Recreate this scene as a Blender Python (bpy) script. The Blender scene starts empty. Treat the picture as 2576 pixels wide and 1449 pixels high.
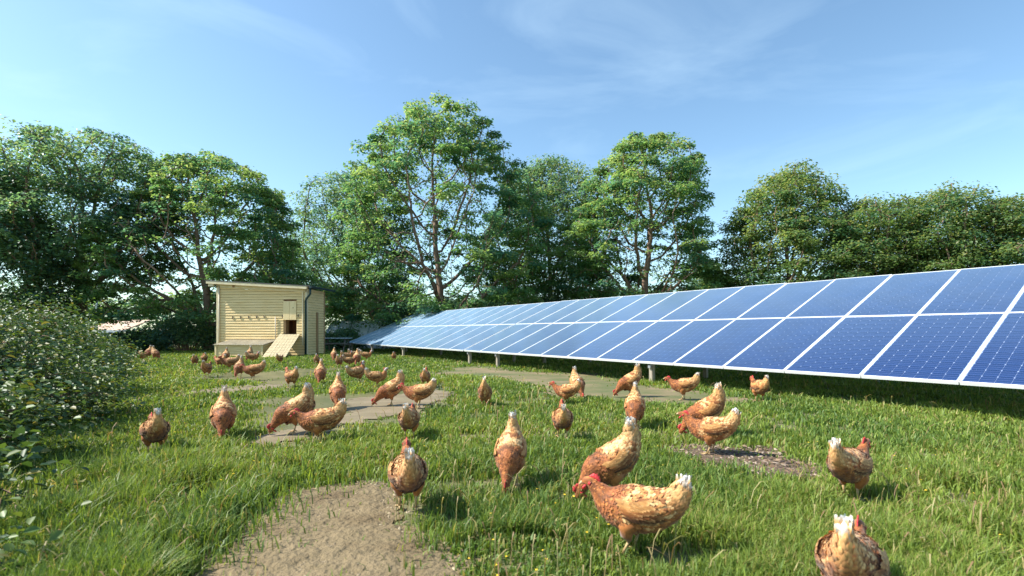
import bpy, bmesh, math, random
import numpy as np
from mathutils import Vector, Matrix

# ------------------------------------------------------------------ camera, world, sun
scene = bpy.context.scene
COL = scene.collection
F, CU, CV, HZ, H = 1259.0, 1288.0, 724.5, 835.0, 1.05   # focal length / centre / horizon measured on a 2576 px wide print
cam_data = bpy.data.cameras.new('camera')
cam = bpy.data.objects.new('camera', cam_data)
COL.objects.link(cam)
cam.location = (0, 0, H)
cam.rotation_euler = (math.radians(90), 0, 0)
cam_data.sensor_width = 36.0
cam_data.lens = 36.0 * F / 2576.0
cam_data.shift_y = (HZ - CV) / 2576.0
cam_data.clip_start = 0.05
cam_data.clip_end = 2000
cam_data.dof.use_dof = True
cam_data.dof.focus_distance = 9.0
cam_data.dof.aperture_fstop = 2.8
scene.camera = cam

SUN_AZ = 96.0      # degrees to the left of the viewing direction
SUN_EL = 46.0
sx = -math.sin(math.radians(SUN_AZ)) * math.cos(math.radians(SUN_EL))
sy = math.cos(math.radians(SUN_AZ)) * math.cos(math.radians(SUN_EL))
sz = math.sin(math.radians(SUN_EL))
sun_dir = Vector((sx, sy, sz))

world = bpy.data.worlds.new('World')
scene.world = world
world.use_nodes = True
wn = world.node_tree.nodes
wl = world.node_tree.links
wn.clear()
w_out = wn.new('ShaderNodeOutputWorld')
w_bg = wn.new('ShaderNodeBackground')
w_bg.inputs['Strength'].default_value = 0.135
sky = wn.new('ShaderNodeTexSky')
sky.sky_type = 'NISHITA'
sky.sun_disc = False
sky.sun_elevation = math.radians(SUN_EL)
sky.sun_rotation = math.radians(-SUN_AZ)
sky.altitude = 0
sky.air_density = 1.0
sky.dust_density = 0.7
sky.ozone_density = 1.0
# thin cirrus
tc = wn.new('ShaderNodeTexCoord')
mp = wn.new('ShaderNodeMapping')
mp.inputs['Scale'].default_value = (1.0, 1.6, 3.4)
mp.inputs['Rotation'].default_value = (0.25, 0.5, 0.3)
nz = wn.new('ShaderNodeTexNoise')
nz.inputs['Scale'].default_value = 2.1
nz.inputs['Detail'].default_value = 8
nz.inputs['Roughness'].default_value = 0.55
nz.inputs['Distortion'].default_value = 0.7
rp = wn.new('ShaderNodeValToRGB')
rp.color_ramp.elements[0].position = 0.53
rp.color_ramp.elements[0].color = (0, 0, 0, 1)
rp.color_ramp.elements[1].position = 0.85
rp.color_ramp.elements[1].color = (0.19, 0.19, 0.19, 1)
mx = wn.new('ShaderNodeMix')
mx.data_type = 'RGBA'
mx.inputs[7].default_value = (6.0, 6.6, 7.4, 1)
wl.new(tc.outputs['Generated'], mp.inputs['Vector'])
wl.new(mp.outputs['Vector'], nz.inputs['Vector'])
wl.new(nz.outputs['Fac'], rp.inputs['Fac'])
wl.new(rp.outputs['Color'], mx.inputs[0])
wl.new(sky.outputs['Color'], mx.inputs[6])
wb = wn.new('ShaderNodeMix')            # white balance of the print: a cyan blue sky
wb.data_type = 'RGBA'
wb.blend_type = 'MULTIPLY'
wb.inputs[0].default_value = 1.0
wb.inputs[7].default_value = (0.84, 0.98, 0.97, 1)
wl.new(mx.outputs[2], wb.inputs[6])
wl.new(wb.outputs[2], w_bg.inputs['Color'])
wl.new(w_bg.outputs['Background'], w_out.inputs['Surface'])

sun_data = bpy.data.lights.new('sun', 'SUN')
sun_data.energy = 4.8
sun_data.angle = math.radians(0.5)
sun_data.color = (1.0, 0.955, 0.88)
sun = bpy.data.objects.new('sun', sun_data)
COL.objects.link(sun)
sun.location = (-20, 5, 30)
sun.rotation_euler = sun_dir.to_track_quat('Z', 'Y').to_euler()

scene.view_settings.view_transform = 'Standard'
scene.view_settings.look = 'None'
scene.view_settings.exposure = 0.92
scene.view_settings.gamma = 1.0
scene.view_settings.use_curve_mapping = False
scene.render.film_transparent = False

# ------------------------------------------------------------------ helpers
rng = np.random.default_rng(11)
random.seed(5)


def gp(u, v):
    """ground point seen at print position u, v"""
    Y = F * H / (v - HZ)
    return ((u - CU) / F * Y, Y)


def px(u, Y):
    return (u - CU) / F * Y


def pz(v, Y):
    return H + (HZ - v) / F * Y


def tag(o, label=None, cat=None, group=None, kind=None):
    if label: o['label'] = label
    if cat: o['category'] = cat
    if group: o['group'] = group
    if kind: o['kind'] = kind
    return o


def empty(name, loc, rz=0.0):
    o = bpy.data.objects.new(name, None)
    o.location = loc
    o.rotation_euler = (0, 0, rz)
    o.empty_display_size = 0.2
    COL.objects.link(o)
    return o


def link(name, mesh, parent=None):
    o = bpy.data.objects.new(name, mesh)
    COL.objects.link(o)
    if parent is not None:
        o.parent = parent
    return o


def np_mesh(name, verts, faces, mat, cols=None, smooth=False, uvs=None, mats=None):
    """verts (n,3); faces (m,k) or list of arrays with several k; cols (n,3) point colours"""
    verts = np.asarray(verts, dtype=np.float32)
    if not isinstance(faces, (list, tuple)) or np.ndim(faces[0]) == 1:
        faces = [faces]
    faces = [np.asarray(f, dtype=np.int32) for f in faces if len(f)]
    me = bpy.data.meshes.new(name)
    me.vertices.add(len(verts))
    me.vertices.foreach_set('co', verts.ravel())
    loops = np.concatenate([f.ravel() for f in faces])
    tot = np.concatenate([np.full(len(f), f.shape[1], dtype=np.int32) for f in faces])
    start = np.concatenate([[0], np.cumsum(tot)[:-1]]).astype(np.int32)
    me.loops.add(len(loops))
    me.loops.foreach_set('vertex_index', loops)
    me.polygons.add(len(tot))
    me.polygons.foreach_set('loop_start', start)
    me.polygons.foreach_set('loop_total', tot)
    if smooth:
        me.polygons.foreach_set('use_smooth', np.ones(len(tot), dtype=bool))
    if uvs is not None:
        uvl = me.uv_layers.new(name='UVMap')
        uvl.data.foreach_set('uv', np.asarray(uvs, dtype=np.float32)[loops].ravel())
    me.update(calc_edges=True)
    if cols is not None:
        a = me.attributes.new('Col', 'FLOAT_COLOR', 'POINT')
        c = np.ones((len(verts), 4), dtype=np.float32)
        c[:, :3] = cols
        a.data.foreach_set('color', c.ravel())
    for m in (mat if isinstance(mat, (list, tuple)) else [mat]):
        me.materials.append(m)
    if mats is not None:
        me.polygons.foreach_set('material_index', np.asarray(mats, dtype=np.int32))
    me.validate()
    return me


class MB:
    """collects boxes and tubes into one mesh"""
    def __init__(self):
        self.v, self.f = [], []

    def box(self, lo, hi):
        b = len(self.v)
        x0, y0, z0 = lo; x1, y1, z1 = hi
        self.v += [(x0, y0, z0), (x1, y0, z0), (x1, y1, z0), (x0, y1, z0), (x0, y0, z1), (x1, y0, z1), (x1, y1, z1), (x0, y1, z1)]
        self.f += [tuple(b + i for i in q) for q in ((0, 3, 2, 1), (4, 5, 6, 7), (0, 1, 5, 4), (1, 2, 6, 5), (2, 3, 7, 6), (3, 0, 4, 7))]
        return self

    def hexa(self, p):
        """8 corners: bottom 4 ccw then top 4"""
        b = len(self.v)
        self.v += [tuple(q) for q in p]
        self.f += [tuple(b + i for i in q) for q in ((0, 3, 2, 1), (4, 5, 6, 7), (0, 1, 5, 4), (1, 2, 6, 5), (2, 3, 7, 6), (3, 0, 4, 7))]
        return self

    def tube(self, pts, radii, n=8, cap=True):
        pts = [Vector(p) for p in pts]
        if not isinstance(radii, (list, tuple)):
            radii = [radii] * len(pts)
        b = len(self.v)
        up = Vector((0.13, 0.31, 0.94))
        for i, p in enumerate(pts):
            t = (pts[min(i + 1, len(pts) - 1)] - pts[max(i - 1, 0)]).normalized()
            a = t.cross(up)
            if a.length < 0.05: a = t.cross(Vector((1, 0, 0)))
            a.normalize(); c = t.cross(a)
            for k in range(n):
                an = 2 * math.pi * k / n
                self.v.append(tuple(p + radii[i] * (math.cos(an) * a + math.sin(an) * c)))
        for i in range(len(pts) - 1):
            for k in range(n):
                self.f.append((b + i * n + k, b + i * n + (k + 1) % n, b + (i + 1) * n + (k + 1) % n, b + (i + 1) * n + k))
        if cap:
            self.f.append(tuple(b + k for k in reversed(range(n))))
            self.f.append(tuple(b + (len(pts) - 1) * n + k for k in range(n)))
        return self

    def mesh(self, name, mat, bevel=0.0, smooth=False):
        me = bpy.data.meshes.new(name)
        me.from_pydata(self.v, [], self.f)
        bm = bmesh.new(); bm.from_mesh(me)
        bmesh.ops.recalc_face_normals(bm, faces=bm.faces)
        if bevel > 0:
            bmesh.ops.bevel(bm, geom=list(bm.edges), offset=bevel, segments=1, affect='EDGES', profile=0.7)
        if smooth:
            for f in bm.faces: f.smooth = True
        bm.to_mesh(me); bm.free()
        me.materials.append(mat)
        return me


def vnoise(x, y, seed=0):
    xi = np.floor(x).astype(np.int64); yi = np.floor(y).astype(np.int64)
    xf = x - xi; yf = y - yi
    xf = xf * xf * (3 - 2 * xf); yf = yf * yf * (3 - 2 * yf)

    def h(a, b):
        n = (a * 374761393 + b * 668265263 + seed * 144269504) & 0xffffffff
        n = ((n ^ (n >> 13)) * 1274126177) & 0xffffffff
        return ((n ^ (n >> 16)) & 0xffff) / 65535.0
    return ((h(xi, yi) * (1 - xf) + h(xi + 1, yi) * xf) * (1 - yf) + (h(xi, yi + 1) * (1 - xf) + h(xi + 1, yi + 1) * xf) * yf)


def fbm(x, y, seed=0, octv=3):
    s, a, t = 0, 1.0, 0
    for o in range(octv):
        s = s + a * vnoise(x * 2 ** o + o * 17.3, y * 2 ** o + o * 9.1, seed + o); t += a; a *= 0.5
    return s / t


# ------------------------------------------------------------------ materials
def new_mat(name):
    m = bpy.data.materials.new(name)
    m.use_nodes = True
    nt = m.node_tree
    bs = nt.nodes['Principled BSDF']
    return m, nt.nodes, nt.links, bs


def noise_mat(name, c1, c2, scale=8.0, rough=0.7, bump=0.0, bscale=None, detail=5, c3=None, stretch=None, spec=0.4, metallic=0.0, bdist=0.02):
    m, n, l, bs = new_mat(name)
    tcn = n.new('ShaderNodeTexCoord')
    src = tcn.outputs['Object']
    if stretch:
        mpn = n.new('ShaderNodeMapping'); mpn.inputs['Scale'].default_value = stretch
        l.new(src, mpn.inputs['Vector']); src = mpn.outputs['Vector']
    t = n.new('ShaderNodeTexNoise')
    t.inputs['Scale'].default_value = scale; t.inputs['Detail'].default_value = detail; t.inputs['Roughness'].default_value = 0.6
    l.new(src, t.inputs['Vector'])
    r = n.new('ShaderNodeValToRGB')
    r.color_ramp.elements[0].position = 0.33; r.color_ramp.elements[0].color = (*c1, 1)
    r.color_ramp.elements[1].position = 0.67; r.color_ramp.elements[1].color = (*c2, 1)
    if c3:
        e = r.color_ramp.elements.new(0.5); e.color = (*c3, 1)
    l.new(t.outputs['Fac'], r.inputs['Fac']); l.new(r.outputs['Color'], bs.inputs['Base Color'])
    bs.inputs['Roughness'].default_value = rough
    bs.inputs['Metallic'].default_value = metallic
    bs.inputs['Specular IOR Level'].default_value = spec
    if bump:
        t2 = n.new('ShaderNodeTexNoise'); t2.inputs['Scale'].default_value = bscale or scale * 4; t2.inputs['Detail'].default_value = 6
        l.new(src, t2.inputs['Vector'])
        b = n.new('ShaderNodeBump'); b.inputs['Strength'].default_value = bump; b.inputs['Distance'].default_value = bdist
        l.new(t2.outputs['Fac'], b.inputs['Height']); l.new(b.outputs['Normal'], bs.inputs['Normal'])
    return m


def leaf_mat(name, trans=0.35, rough=0.45, spec=0.4, tint=(1.0, 1.0, 0.6), tgain=1.6):
    """pigment from the per-leaf colour attribute; light passes through the blade"""
    m, n, l, bs = new_mat(name)
    at = n.new('ShaderNodeAttribute'); at.attribute_name = 'Col'
    l.new(at.outputs['Color'], bs.inputs['Base Color'])
    bs.inputs['Roughness'].default_value = rough
    bs.inputs['Specular IOR Level'].default_value = spec
    tr = n.new('ShaderNodeBsdfTranslucent')
    mul = n.new('ShaderNodeMix'); mul.data_type = 'RGBA'; mul.blend_type = 'MULTIPLY'
    mul.inputs[0].default_value = 1.0
    mul.inputs[7].default_value = (tint[0] * tgain, tint[1] * tgain, tint[2] * tgain, 1)
    l.new(at.outputs['Color'], mul.inputs[6]); l.new(mul.outputs[2], tr.inputs['Color'])
    mixs = n.new('ShaderNodeMixShader'); mixs.inputs[0].default_value = trans
    l.new(bs.outputs[0], mixs.inputs[1]); l.new(tr.outputs[0], mixs.inputs[2])
    l.new(mixs.outputs[0], n['Material Output'].inputs['Surface'])
    return m


M_ground = noise_mat('turf soil', (0.09, 0.105, 0.035), (0.175, 0.15, 0.078), 1.3, 0.95, 0.6, 30, c3=(0.125, 0.13, 0.05), bdist=0.03)
M_mud = noise_mat('drying mud', (0.175, 0.128, 0.075), (0.27, 0.20, 0.13), 1.6, 0.6, 0.6, 14, c3=(0.205, 0.165, 0.095), stretch=(1, 2.2, 1), bdist=0.012)
M_algae = noise_mat('algae mud', (0.085, 0.105, 0.032), (0.25, 0.175, 0.105), 0.8, 0.85, 0.5, 14, c3=(0.14, 0.128, 0.054), stretch=(1, 2.0, 1), bdist=0.01)
M_earth = noise_mat('bare earth', (0.14, 0.098, 0.048), (0.235, 0.175, 0.095), 3.0, 0.95, 1.0, 32, c3=(0.185, 0.138, 0.072), bdist=0.03)
M_chipsoil = noise_mat('dark soil', (0.075, 0.05, 0.032), (0.16, 0.115, 0.072), 9.0, 0.95, 1.0, 60)
M_clod = noise_mat('clod', (0.20, 0.15, 0.085), (0.34, 0.27, 0.17), 9.0, 0.95, 0.6, 60)
M_bark = noise_mat('bark', (0.14, 0.085, 0.055), (0.29, 0.20, 0.145), 6.0, 0.9, 0.8, 20, stretch=(1, 1, 0.3))
M_paint = noise_mat('yellow paint', (0.70, 0.49, 0.21), (0.82, 0.62, 0.32), 3.0, 0.6, 0.25, 60, c3=(0.765, 0.56, 0.265), stretch=(0.5, 1, 6))
M_paint2 = noise_mat('yellow paint fresh', (0.74, 0.55, 0.27), (0.82, 0.64, 0.35), 4.0, 0.5, 0.2, 60, stretch=(4, 1, 0.5))
M_trim = noise_mat('trim paint', (0.66, 0.53, 0.31), (0.76, 0.64, 0.42), 4.0, 0.5, 0.15, 60)
M_browntrim = noise_mat('brown timber', (0.28, 0.16, 0.07), (0.40, 0.25, 0.12), 5.0, 0.7, 0.3, 40, stretch=(4, 4, 0.6))
M_inside = noise_mat('coop inside', (0.16, 0.055, 0.015), (0.24, 0.09, 0.025), 4.0, 0.7)
M_ramp = noise_mat('weathered ramp', (0.40, 0.33, 0.20), (0.56, 0.47, 0.29), 5.0, 0.8, 0.4, 40, stretch=(6, 1, 1))
M_lid = noise_mat('corrugated lid', (0.34, 0.29, 0.20), (0.50, 0.43, 0.30), 3.0, 0.7)
M_gutter = noise_mat('gutter green', (0.012, 0.035, 0.035), (0.02, 0.05, 0.05), 4.0, 0.35)
M_roof = noise_mat('roof felt', (0.08, 0.075, 0.07), (0.14, 0.13, 0.12), 6.0, 0.9)
M_conduit = noise_mat('conduit', (0.55, 0.50, 0.40), (0.66, 0.60, 0.48), 6.0, 0.5)
M_dark = noise_mat('slot dark', (0.05, 0.035, 0.02), (0.08, 0.05, 0.03), 6.0, 0.9)
M_alu = noise_mat('frame aluminium', (0.78, 0.78, 0.77), (0.85, 0.85, 0.84), 3.0, 0.35, spec=0.5)
M_back = noise_mat('backsheet', (0.34, 0.44, 0.66), (0.40, 0.50, 0.72), 3.0, 0.2)
M_under = noise_mat('panel underside', (0.25, 0.25, 0.26), (0.32, 0.32, 0.33), 3.0, 0.6)
M_post = noise_mat('post timber', (0.24, 0.20, 0.15), (0.42, 0.37, 0.29), 5.0, 0.85, 0.4, 40, stretch=(6, 6, 0.5))
M_steel = noise_mat('purlin steel', (0.30, 0.30, 0.31), (0.38, 0.38, 0.39), 3.0, 0.5, metallic=0.6)
M_tan = noise_mat('tan roof', (0.50, 0.34, 0.24), (0.60, 0.44, 0.33), 1.0, 0.8)
M_teal = noise_mat('teal wall', (0.02, 0.06, 0.07), (0.03, 0.085, 0.09), 1.0, 0.7)
M_white = noise_mat('white sheet', (0.70, 0.74, 0.78), (0.80, 0.83, 0.86), 1.0, 0.4)
M_pale = noise_mat('pale metal', (0.45, 0.55, 0.60), (0.55, 0.65, 0.70), 2.0, 0.4)
M_oldwood = noise_mat('old wood', (0.13, 0.11, 0.09), (0.24, 0.21, 0.17), 4.0, 0.9)

m, n, l, bs = new_mat('murky water')
bs.inputs['Base Color'].default_value = (0.19, 0.185, 0.095, 1)
bs.inputs['Roughness'].default_value = 0.28
bs.inputs['Specular IOR Level'].default_value = 0.35
t = n.new('ShaderNodeTexNoise'); t.inputs['Scale'].default_value = 9; t.inputs['Detail'].default_value = 3
tcn = n.new('ShaderNodeTexCoord'); mpn = n.new('ShaderNodeMapping'); mpn.inputs['Scale'].default_value = (0.5, 3, 1)
l.new(tcn.outputs['Object'], mpn.inputs['Vector']); l.new(mpn.outputs['Vector'], t.inputs['Vector'])
b = n.new('ShaderNodeBump'); b.inputs['Strength'].default_value = 0.25; b.inputs['Distance'].default_value = 0.01
l.new(t.outputs['Fac'], b.inputs['Height']); l.new(b.outputs['Normal'], bs.inputs['Normal'])
r = n.new('ShaderNodeValToRGB')
r.color_ramp.elements[0].position = 0.35; r.color_ramp.elements[0].color = (0.11, 0.115, 0.045, 1)
r.color_ramp.elements[1].position = 0.7; r.color_ramp.elements[1].color = (0.185, 0.165, 0.085, 1)
t2 = n.new('ShaderNodeTexNoise'); t2.inputs['Scale'].default_value = 1.4
l.new(tcn.outputs['Object'], t2.inputs['Vector']); l.new(t2.outputs['Fac'], r.inputs['Fac']); l.new(r.outputs['Color'], bs.inputs['Base Color'])
M_water = m

# solar cell: deep blue silicon under glass, three bus bars a cell
m, n, l, bs = new_mat('solar cell')
uvn = n.new('ShaderNodeUVMap'); uvn.uv_map = 'UVMap'
sep = n.new('ShaderNodeSeparateXYZ'); l.new(uvn.outputs['UV'], sep.inputs[0])
mm = n.new('ShaderNodeMath'); mm.operation = 'MULTIPLY'; mm.inputs[1].default_value = 3.0
l.new(sep.outputs['Y'], mm.inputs[0])
fr = n.new('ShaderNodeMath'); fr.operation = 'FRACT'; l.new(mm.outputs[0], fr.inputs[0])
su = n.new('ShaderNodeMath'); su.operation = 'SUBTRACT'; su.inputs[1].default_value = 0.5; l.new(fr.outputs[0], su.inputs[0])
ab = n.new('ShaderNodeMath'); ab.operation = 'ABSOLUTE'; l.new(su.outputs[0], ab.inputs[0])
lt = n.new('ShaderNodeMath'); lt.operation = 'LESS_THAN'; lt.inputs[1].default_value = 0.05; l.new(ab.outputs[0], lt.inputs[0])
tcn = n.new('ShaderNodeTexCoord')
tn = n.new('ShaderNodeTexNoise'); tn.inputs['Scale'].default_value = 2.0; l.new(tcn.outputs['Object'], tn.inputs['Vector'])
cr = n.new('ShaderNodeValToRGB')
cr.color_ramp.elements[0].position = 0.3; cr.color_ramp.elements[0].color = (0.004, 0.019, 0.085, 1)
cr.color_ramp.elements[1].position = 0.7; cr.color_ramp.elements[1].color = (0.006, 0.030, 0.125, 1)
l.new(tn.outputs['Fac'], cr.inputs['Fac'])
mxn = n.new('ShaderNodeMix'); mxn.data_type = 'RGBA'
l.new(lt.outputs[0], mxn.inputs[0]); l.new(cr.outputs['Color'], mxn.inputs[6]); mxn.inputs[7].default_value = (0.07, 0.10, 0.26, 1)
l.new(mxn.outputs[2], bs.inputs['Base Color'])
bs.inputs['Roughness'].default_value = 0.4
bs.inputs['Coat Weight'].default_value = 1.0
bs.inputs['Coat Roughness'].default_value = 0.1
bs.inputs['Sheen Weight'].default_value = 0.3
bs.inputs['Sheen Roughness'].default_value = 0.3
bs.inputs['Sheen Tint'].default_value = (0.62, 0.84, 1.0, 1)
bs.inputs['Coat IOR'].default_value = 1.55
# pale sky blue painted in at flat viewing angles, standing for reflected sky
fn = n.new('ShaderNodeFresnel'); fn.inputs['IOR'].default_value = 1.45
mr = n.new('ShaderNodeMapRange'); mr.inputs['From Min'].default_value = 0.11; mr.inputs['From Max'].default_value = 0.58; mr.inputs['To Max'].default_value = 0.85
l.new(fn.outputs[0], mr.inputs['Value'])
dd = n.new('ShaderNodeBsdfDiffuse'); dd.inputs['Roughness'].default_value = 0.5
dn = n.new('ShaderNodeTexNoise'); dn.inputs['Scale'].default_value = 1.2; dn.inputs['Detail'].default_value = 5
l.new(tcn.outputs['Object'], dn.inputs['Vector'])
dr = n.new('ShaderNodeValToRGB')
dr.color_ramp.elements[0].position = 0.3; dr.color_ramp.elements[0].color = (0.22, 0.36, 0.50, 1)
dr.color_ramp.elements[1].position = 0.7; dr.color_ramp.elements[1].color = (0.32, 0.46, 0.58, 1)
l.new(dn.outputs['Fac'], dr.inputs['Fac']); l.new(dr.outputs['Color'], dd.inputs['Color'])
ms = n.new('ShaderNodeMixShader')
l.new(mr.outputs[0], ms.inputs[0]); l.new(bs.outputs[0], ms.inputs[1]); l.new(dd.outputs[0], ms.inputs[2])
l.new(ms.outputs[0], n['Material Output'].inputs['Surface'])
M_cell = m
M_back.node_tree.nodes['Principled BSDF'].inputs['Coat Weight'].default_value = 1.0

M_leaf = leaf_mat('tree leaf', 0.52, 0.42, 0.45, (1.1, 1.0, 0.55), 1.9)
M_leafdark = leaf_mat('tree leaf dark', 0.5, 0.4, 0.5, (1.05, 1.0, 0.65), 1.9)
M_bush = leaf_mat('bush leaf', 0.25, 0.48, 0.4, (1.1, 1.0, 0.5), 1.6)
M_grass = leaf_mat('grass blade', 0.35, 0.5, 0.3, (1.05, 1.0, 0.5), 1.5)


def feather_mat(name, fluffy=0.6):
    m, n, l, bs = new_mat(name)
    at = n.new('ShaderNodeAttribute'); at.attribute_name = 'Col'
    oi = n.new('ShaderNodeObjectInfo')
    mul = n.new('ShaderNodeMix'); mul.data_type = 'RGBA'; mul.blend_type = 'MULTIPLY'; mul.inputs[0].default_value = 1.0
    l.new(at.outputs['Color'], mul.inputs[6]); l.new(oi.outputs['Color'], mul.inputs[7])
    tcn = n.new('ShaderNodeTexCoord')
    t = n.new('ShaderNodeTexNoise'); t.inputs['Scale'].default_value = 45; t.inputs['Detail'].default_value = 5
    l.new(tcn.outputs['Object'], t.inputs['Vector'])
    r = n.new('ShaderNodeValToRGB')
    r.color_ramp.elements[0].position = 0.3; r.color_ramp.elements[0].color = (0.6, 0.55, 0.5, 1)
    r.color_ramp.elements[1].position = 0.7; r.color_ramp.elements[1].color = (1.15, 1.15, 1.15, 1)
    l.new(t.outputs['Fac'], r.inputs['Fac'])
    mul2 = n.new('ShaderNodeMix'); mul2.data_type = 'RGBA'; mul2.blend_type = 'MULTIPLY'; mul2.inputs[0].default_value = fluffy
    l.new(mul.outputs[2], mul2.inputs[6]); l.new(r.outputs['Color'], mul2.inputs[7])
    l.new(mul2.outputs[2], bs.inputs['Base Color'])
    bs.inputs['Roughness'].default_value = 0.65
    bs.inputs['Specular IOR Level'].default_value = 0.25
    bs.inputs['Sheen Weight'].default_value = 0.15
    return m


M_feather = feather_mat('hen feather')
M_comb = noise_mat('comb red', (0.50, 0.025, 0.03), (0.65, 0.06, 0.06), 30, 0.45, 0.3, 120)
M_beak = noise_mat('beak horn', (0.45, 0.30, 0.15), (0.62, 0.46, 0.28), 30, 0.4)
M_eye = noise_mat('eye', (0.02, 0.01, 0.005), (0.03, 0.015, 0.01), 30, 0.1)
M_shank = noise_mat('shank skin', (0.40, 0.25, 0.10), (0.55, 0.38, 0.20), 40, 0.6, 0.3, 150)

# ------------------------------------------------------------------ ground, mud, water
g = np_mesh('ground', [(-600, -60, 0), (600, -60, 0), (600, 900, 0), (-600, 900, 0)], [[0, 1, 2, 3]], M_ground)
ground = tag(link('ground', g), kind='structure')

PATCHES = {
    'earth': [(735, 1228), (820, 1216), (900, 1212), (990, 1235), (1005, 1288), (1080, 1333), (1155, 1388), (1200, 1449), (1250, 1560), (420, 1560), (470, 1449), (560, 1370), (640, 1300), (695, 1250)],
    'pond': [(605, 1012), (700, 1000), (830, 990), (960, 988), (1060, 978), (1120, 980), (1150, 986), (1110, 1005), (1060, 1035), (950, 1056), (870, 1078), (790, 1095), (735, 1130), (660, 1134), (640, 1118), (690, 1090), (610, 1065), (660, 1040)],
    'strip': [(425, 994), (560, 976), (690, 964), (720, 972), (640, 986), (440, 1001)],
    'puddle': [(470, 951), (540, 938), (640, 935), (720, 930), (850, 924), (905, 925), (850, 936), (760, 950), (722, 985), (680, 968), (600, 960), (500, 958)],
    'path': [(1080, 950), (1120, 926), (1230, 922), (1350, 938), (1500, 938), (1620, 972), (1760, 983), (1905, 1006), (1900, 1022), (1700, 1022), (1500, 1008), (1400, 1000), (1320, 965), (1200, 946)],
    'chips': [(1640, 1132), (1750, 1118), (1900, 1128), (1990, 1158), (2085, 1182), (2000, 1212), (1830, 1196), (1700, 1176)],
    'worn': [(2400, 1400), (2480, 1382), (2600, 1400), (2640, 1470), (2480, 1480), (2400, 1440)],
}
POLY = {k: np.array([gp(*p) for p in v]) for k, v in PATCHES.items()}


def inside(poly, x, y):
    c = np.zeros(x.shape, dtype=bool)
    n_ = len(poly)
    for i in range(n_):
        x0, y0 = poly[i]; x1, y1 = poly[(i + 1) % n_]
        cond = ((y0 > y) != (y1 > y)) & (x < (x1 - x0) * (y - y0) / (y1 - y0 + 1e-12) + x0)
        c ^= cond
    return c


def warp(x, y):
    a = 0.06 + 0.05 * np.clip(y / 5, 0, 3)
    f_ = 2.2
    return (x + a * 2 * (fbm(x * f_, y * f_, 3) - 0.5) * 2, y + a * 2 * (fbm(x * f_, y * f_, 8) - 0.5) * 2)


def in_patch(key, x, y):
    wx, wy = warp(x, y)
    e_ = 0.035 + 0.012 * np.clip(y, 0, 20)
    wx = wx + e_ * (vnoise(x * 11, y * 11, 61) - 0.5) * 2
    wy = wy + e_ * (vnoise(x * 11, y * 11, 62) - 0.5) * 2
    return inside(POLY[key], wx, wy)


def patch(key, name, mat, step, z0, amp):
    P = POLY[key]
    x0, y0 = P.min(0) - 0.3; x1, y1 = P.max(0) + 0.3
    nx = int((x1 - x0) / step) + 2; ny = int((y1 - y0) / step) + 2
    X, Y = np.meshgrid(np.linspace(x0, x1, nx), np.linspace(y0, y1, ny))
    core = np.zeros_like(X); rad_ = 0.07 + 0.02 * Y
    for q_ in range(8):
        core += in_patch(key, X + np.cos(q_ * .785) * rad_, Y + np.sin(q_ * .785) * rad_) / 8.0
    Z = z0 + core ** 2 * (amp * fbm(X * 7, Y * 7, 21, 4) + amp * 0.8 * fbm(X * 28, Y * 28, 5, 2))
    idx = np.arange(nx * ny).reshape(ny, nx)
    cx = (X[:-1, :-1] + X[1:, 1:]) / 2; cy = (Y[:-1, :-1] + Y[1:, 1:]) / 2
    ok = in_patch(key, cx, cy)
    q = np.stack([idx[:-1, :-1], idx[:-1, 1:], idx[1:, 1:], idx[1:, :-1]], -1)[ok]
    used, inv = np.unique(q, return_inverse=True)
    V = np.stack([X.ravel(), Y.ravel(), Z.ravel()], 1)[used]
    me = np_mesh(name, V, inv.reshape(-1, 4), mat, smooth=True)
    return tag(link(name, me), kind='structure')


patch('earth', 'bare_earth', M_earth, 0.018, 0.004, 0.022)
patch('pond', 'muddy_water', M_water, 0.06, 0.008, 0.0)
patch('strip', 'mud_strip', M_mud, 0.08, 0.004, 0.006)
patch('puddle', 'puddle', M_water, 0.09, 0.008, 0.0)
patch('path', 'dirt_path', M_algae, 0.07, 0.004, 0.008)
patch('chips', 'dark_soil', M_chipsoil, 0.03, 0.004, 0.014)
patch('worn', 'worn_turf', M_earth, 0.03, 0.004, 0.012)

# mud banks on the dry side of the pond
PATCHES['bank'] = [(900, 1002), (1000, 995), (1120, 984), (1148, 988), (1100, 1008), (1055, 1034), (950, 1055), (870, 1077), (790, 1094), (735, 1130), (660, 1133), (640, 1120), (700, 1094), (800, 1070), (870, 1030)]
POLY['bank'] = np.array([gp(*p) for p in PATCHES['bank']])
patch('bank', 'mud_bank', M_mud, 0.05, 0.010, 0.005)


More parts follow.
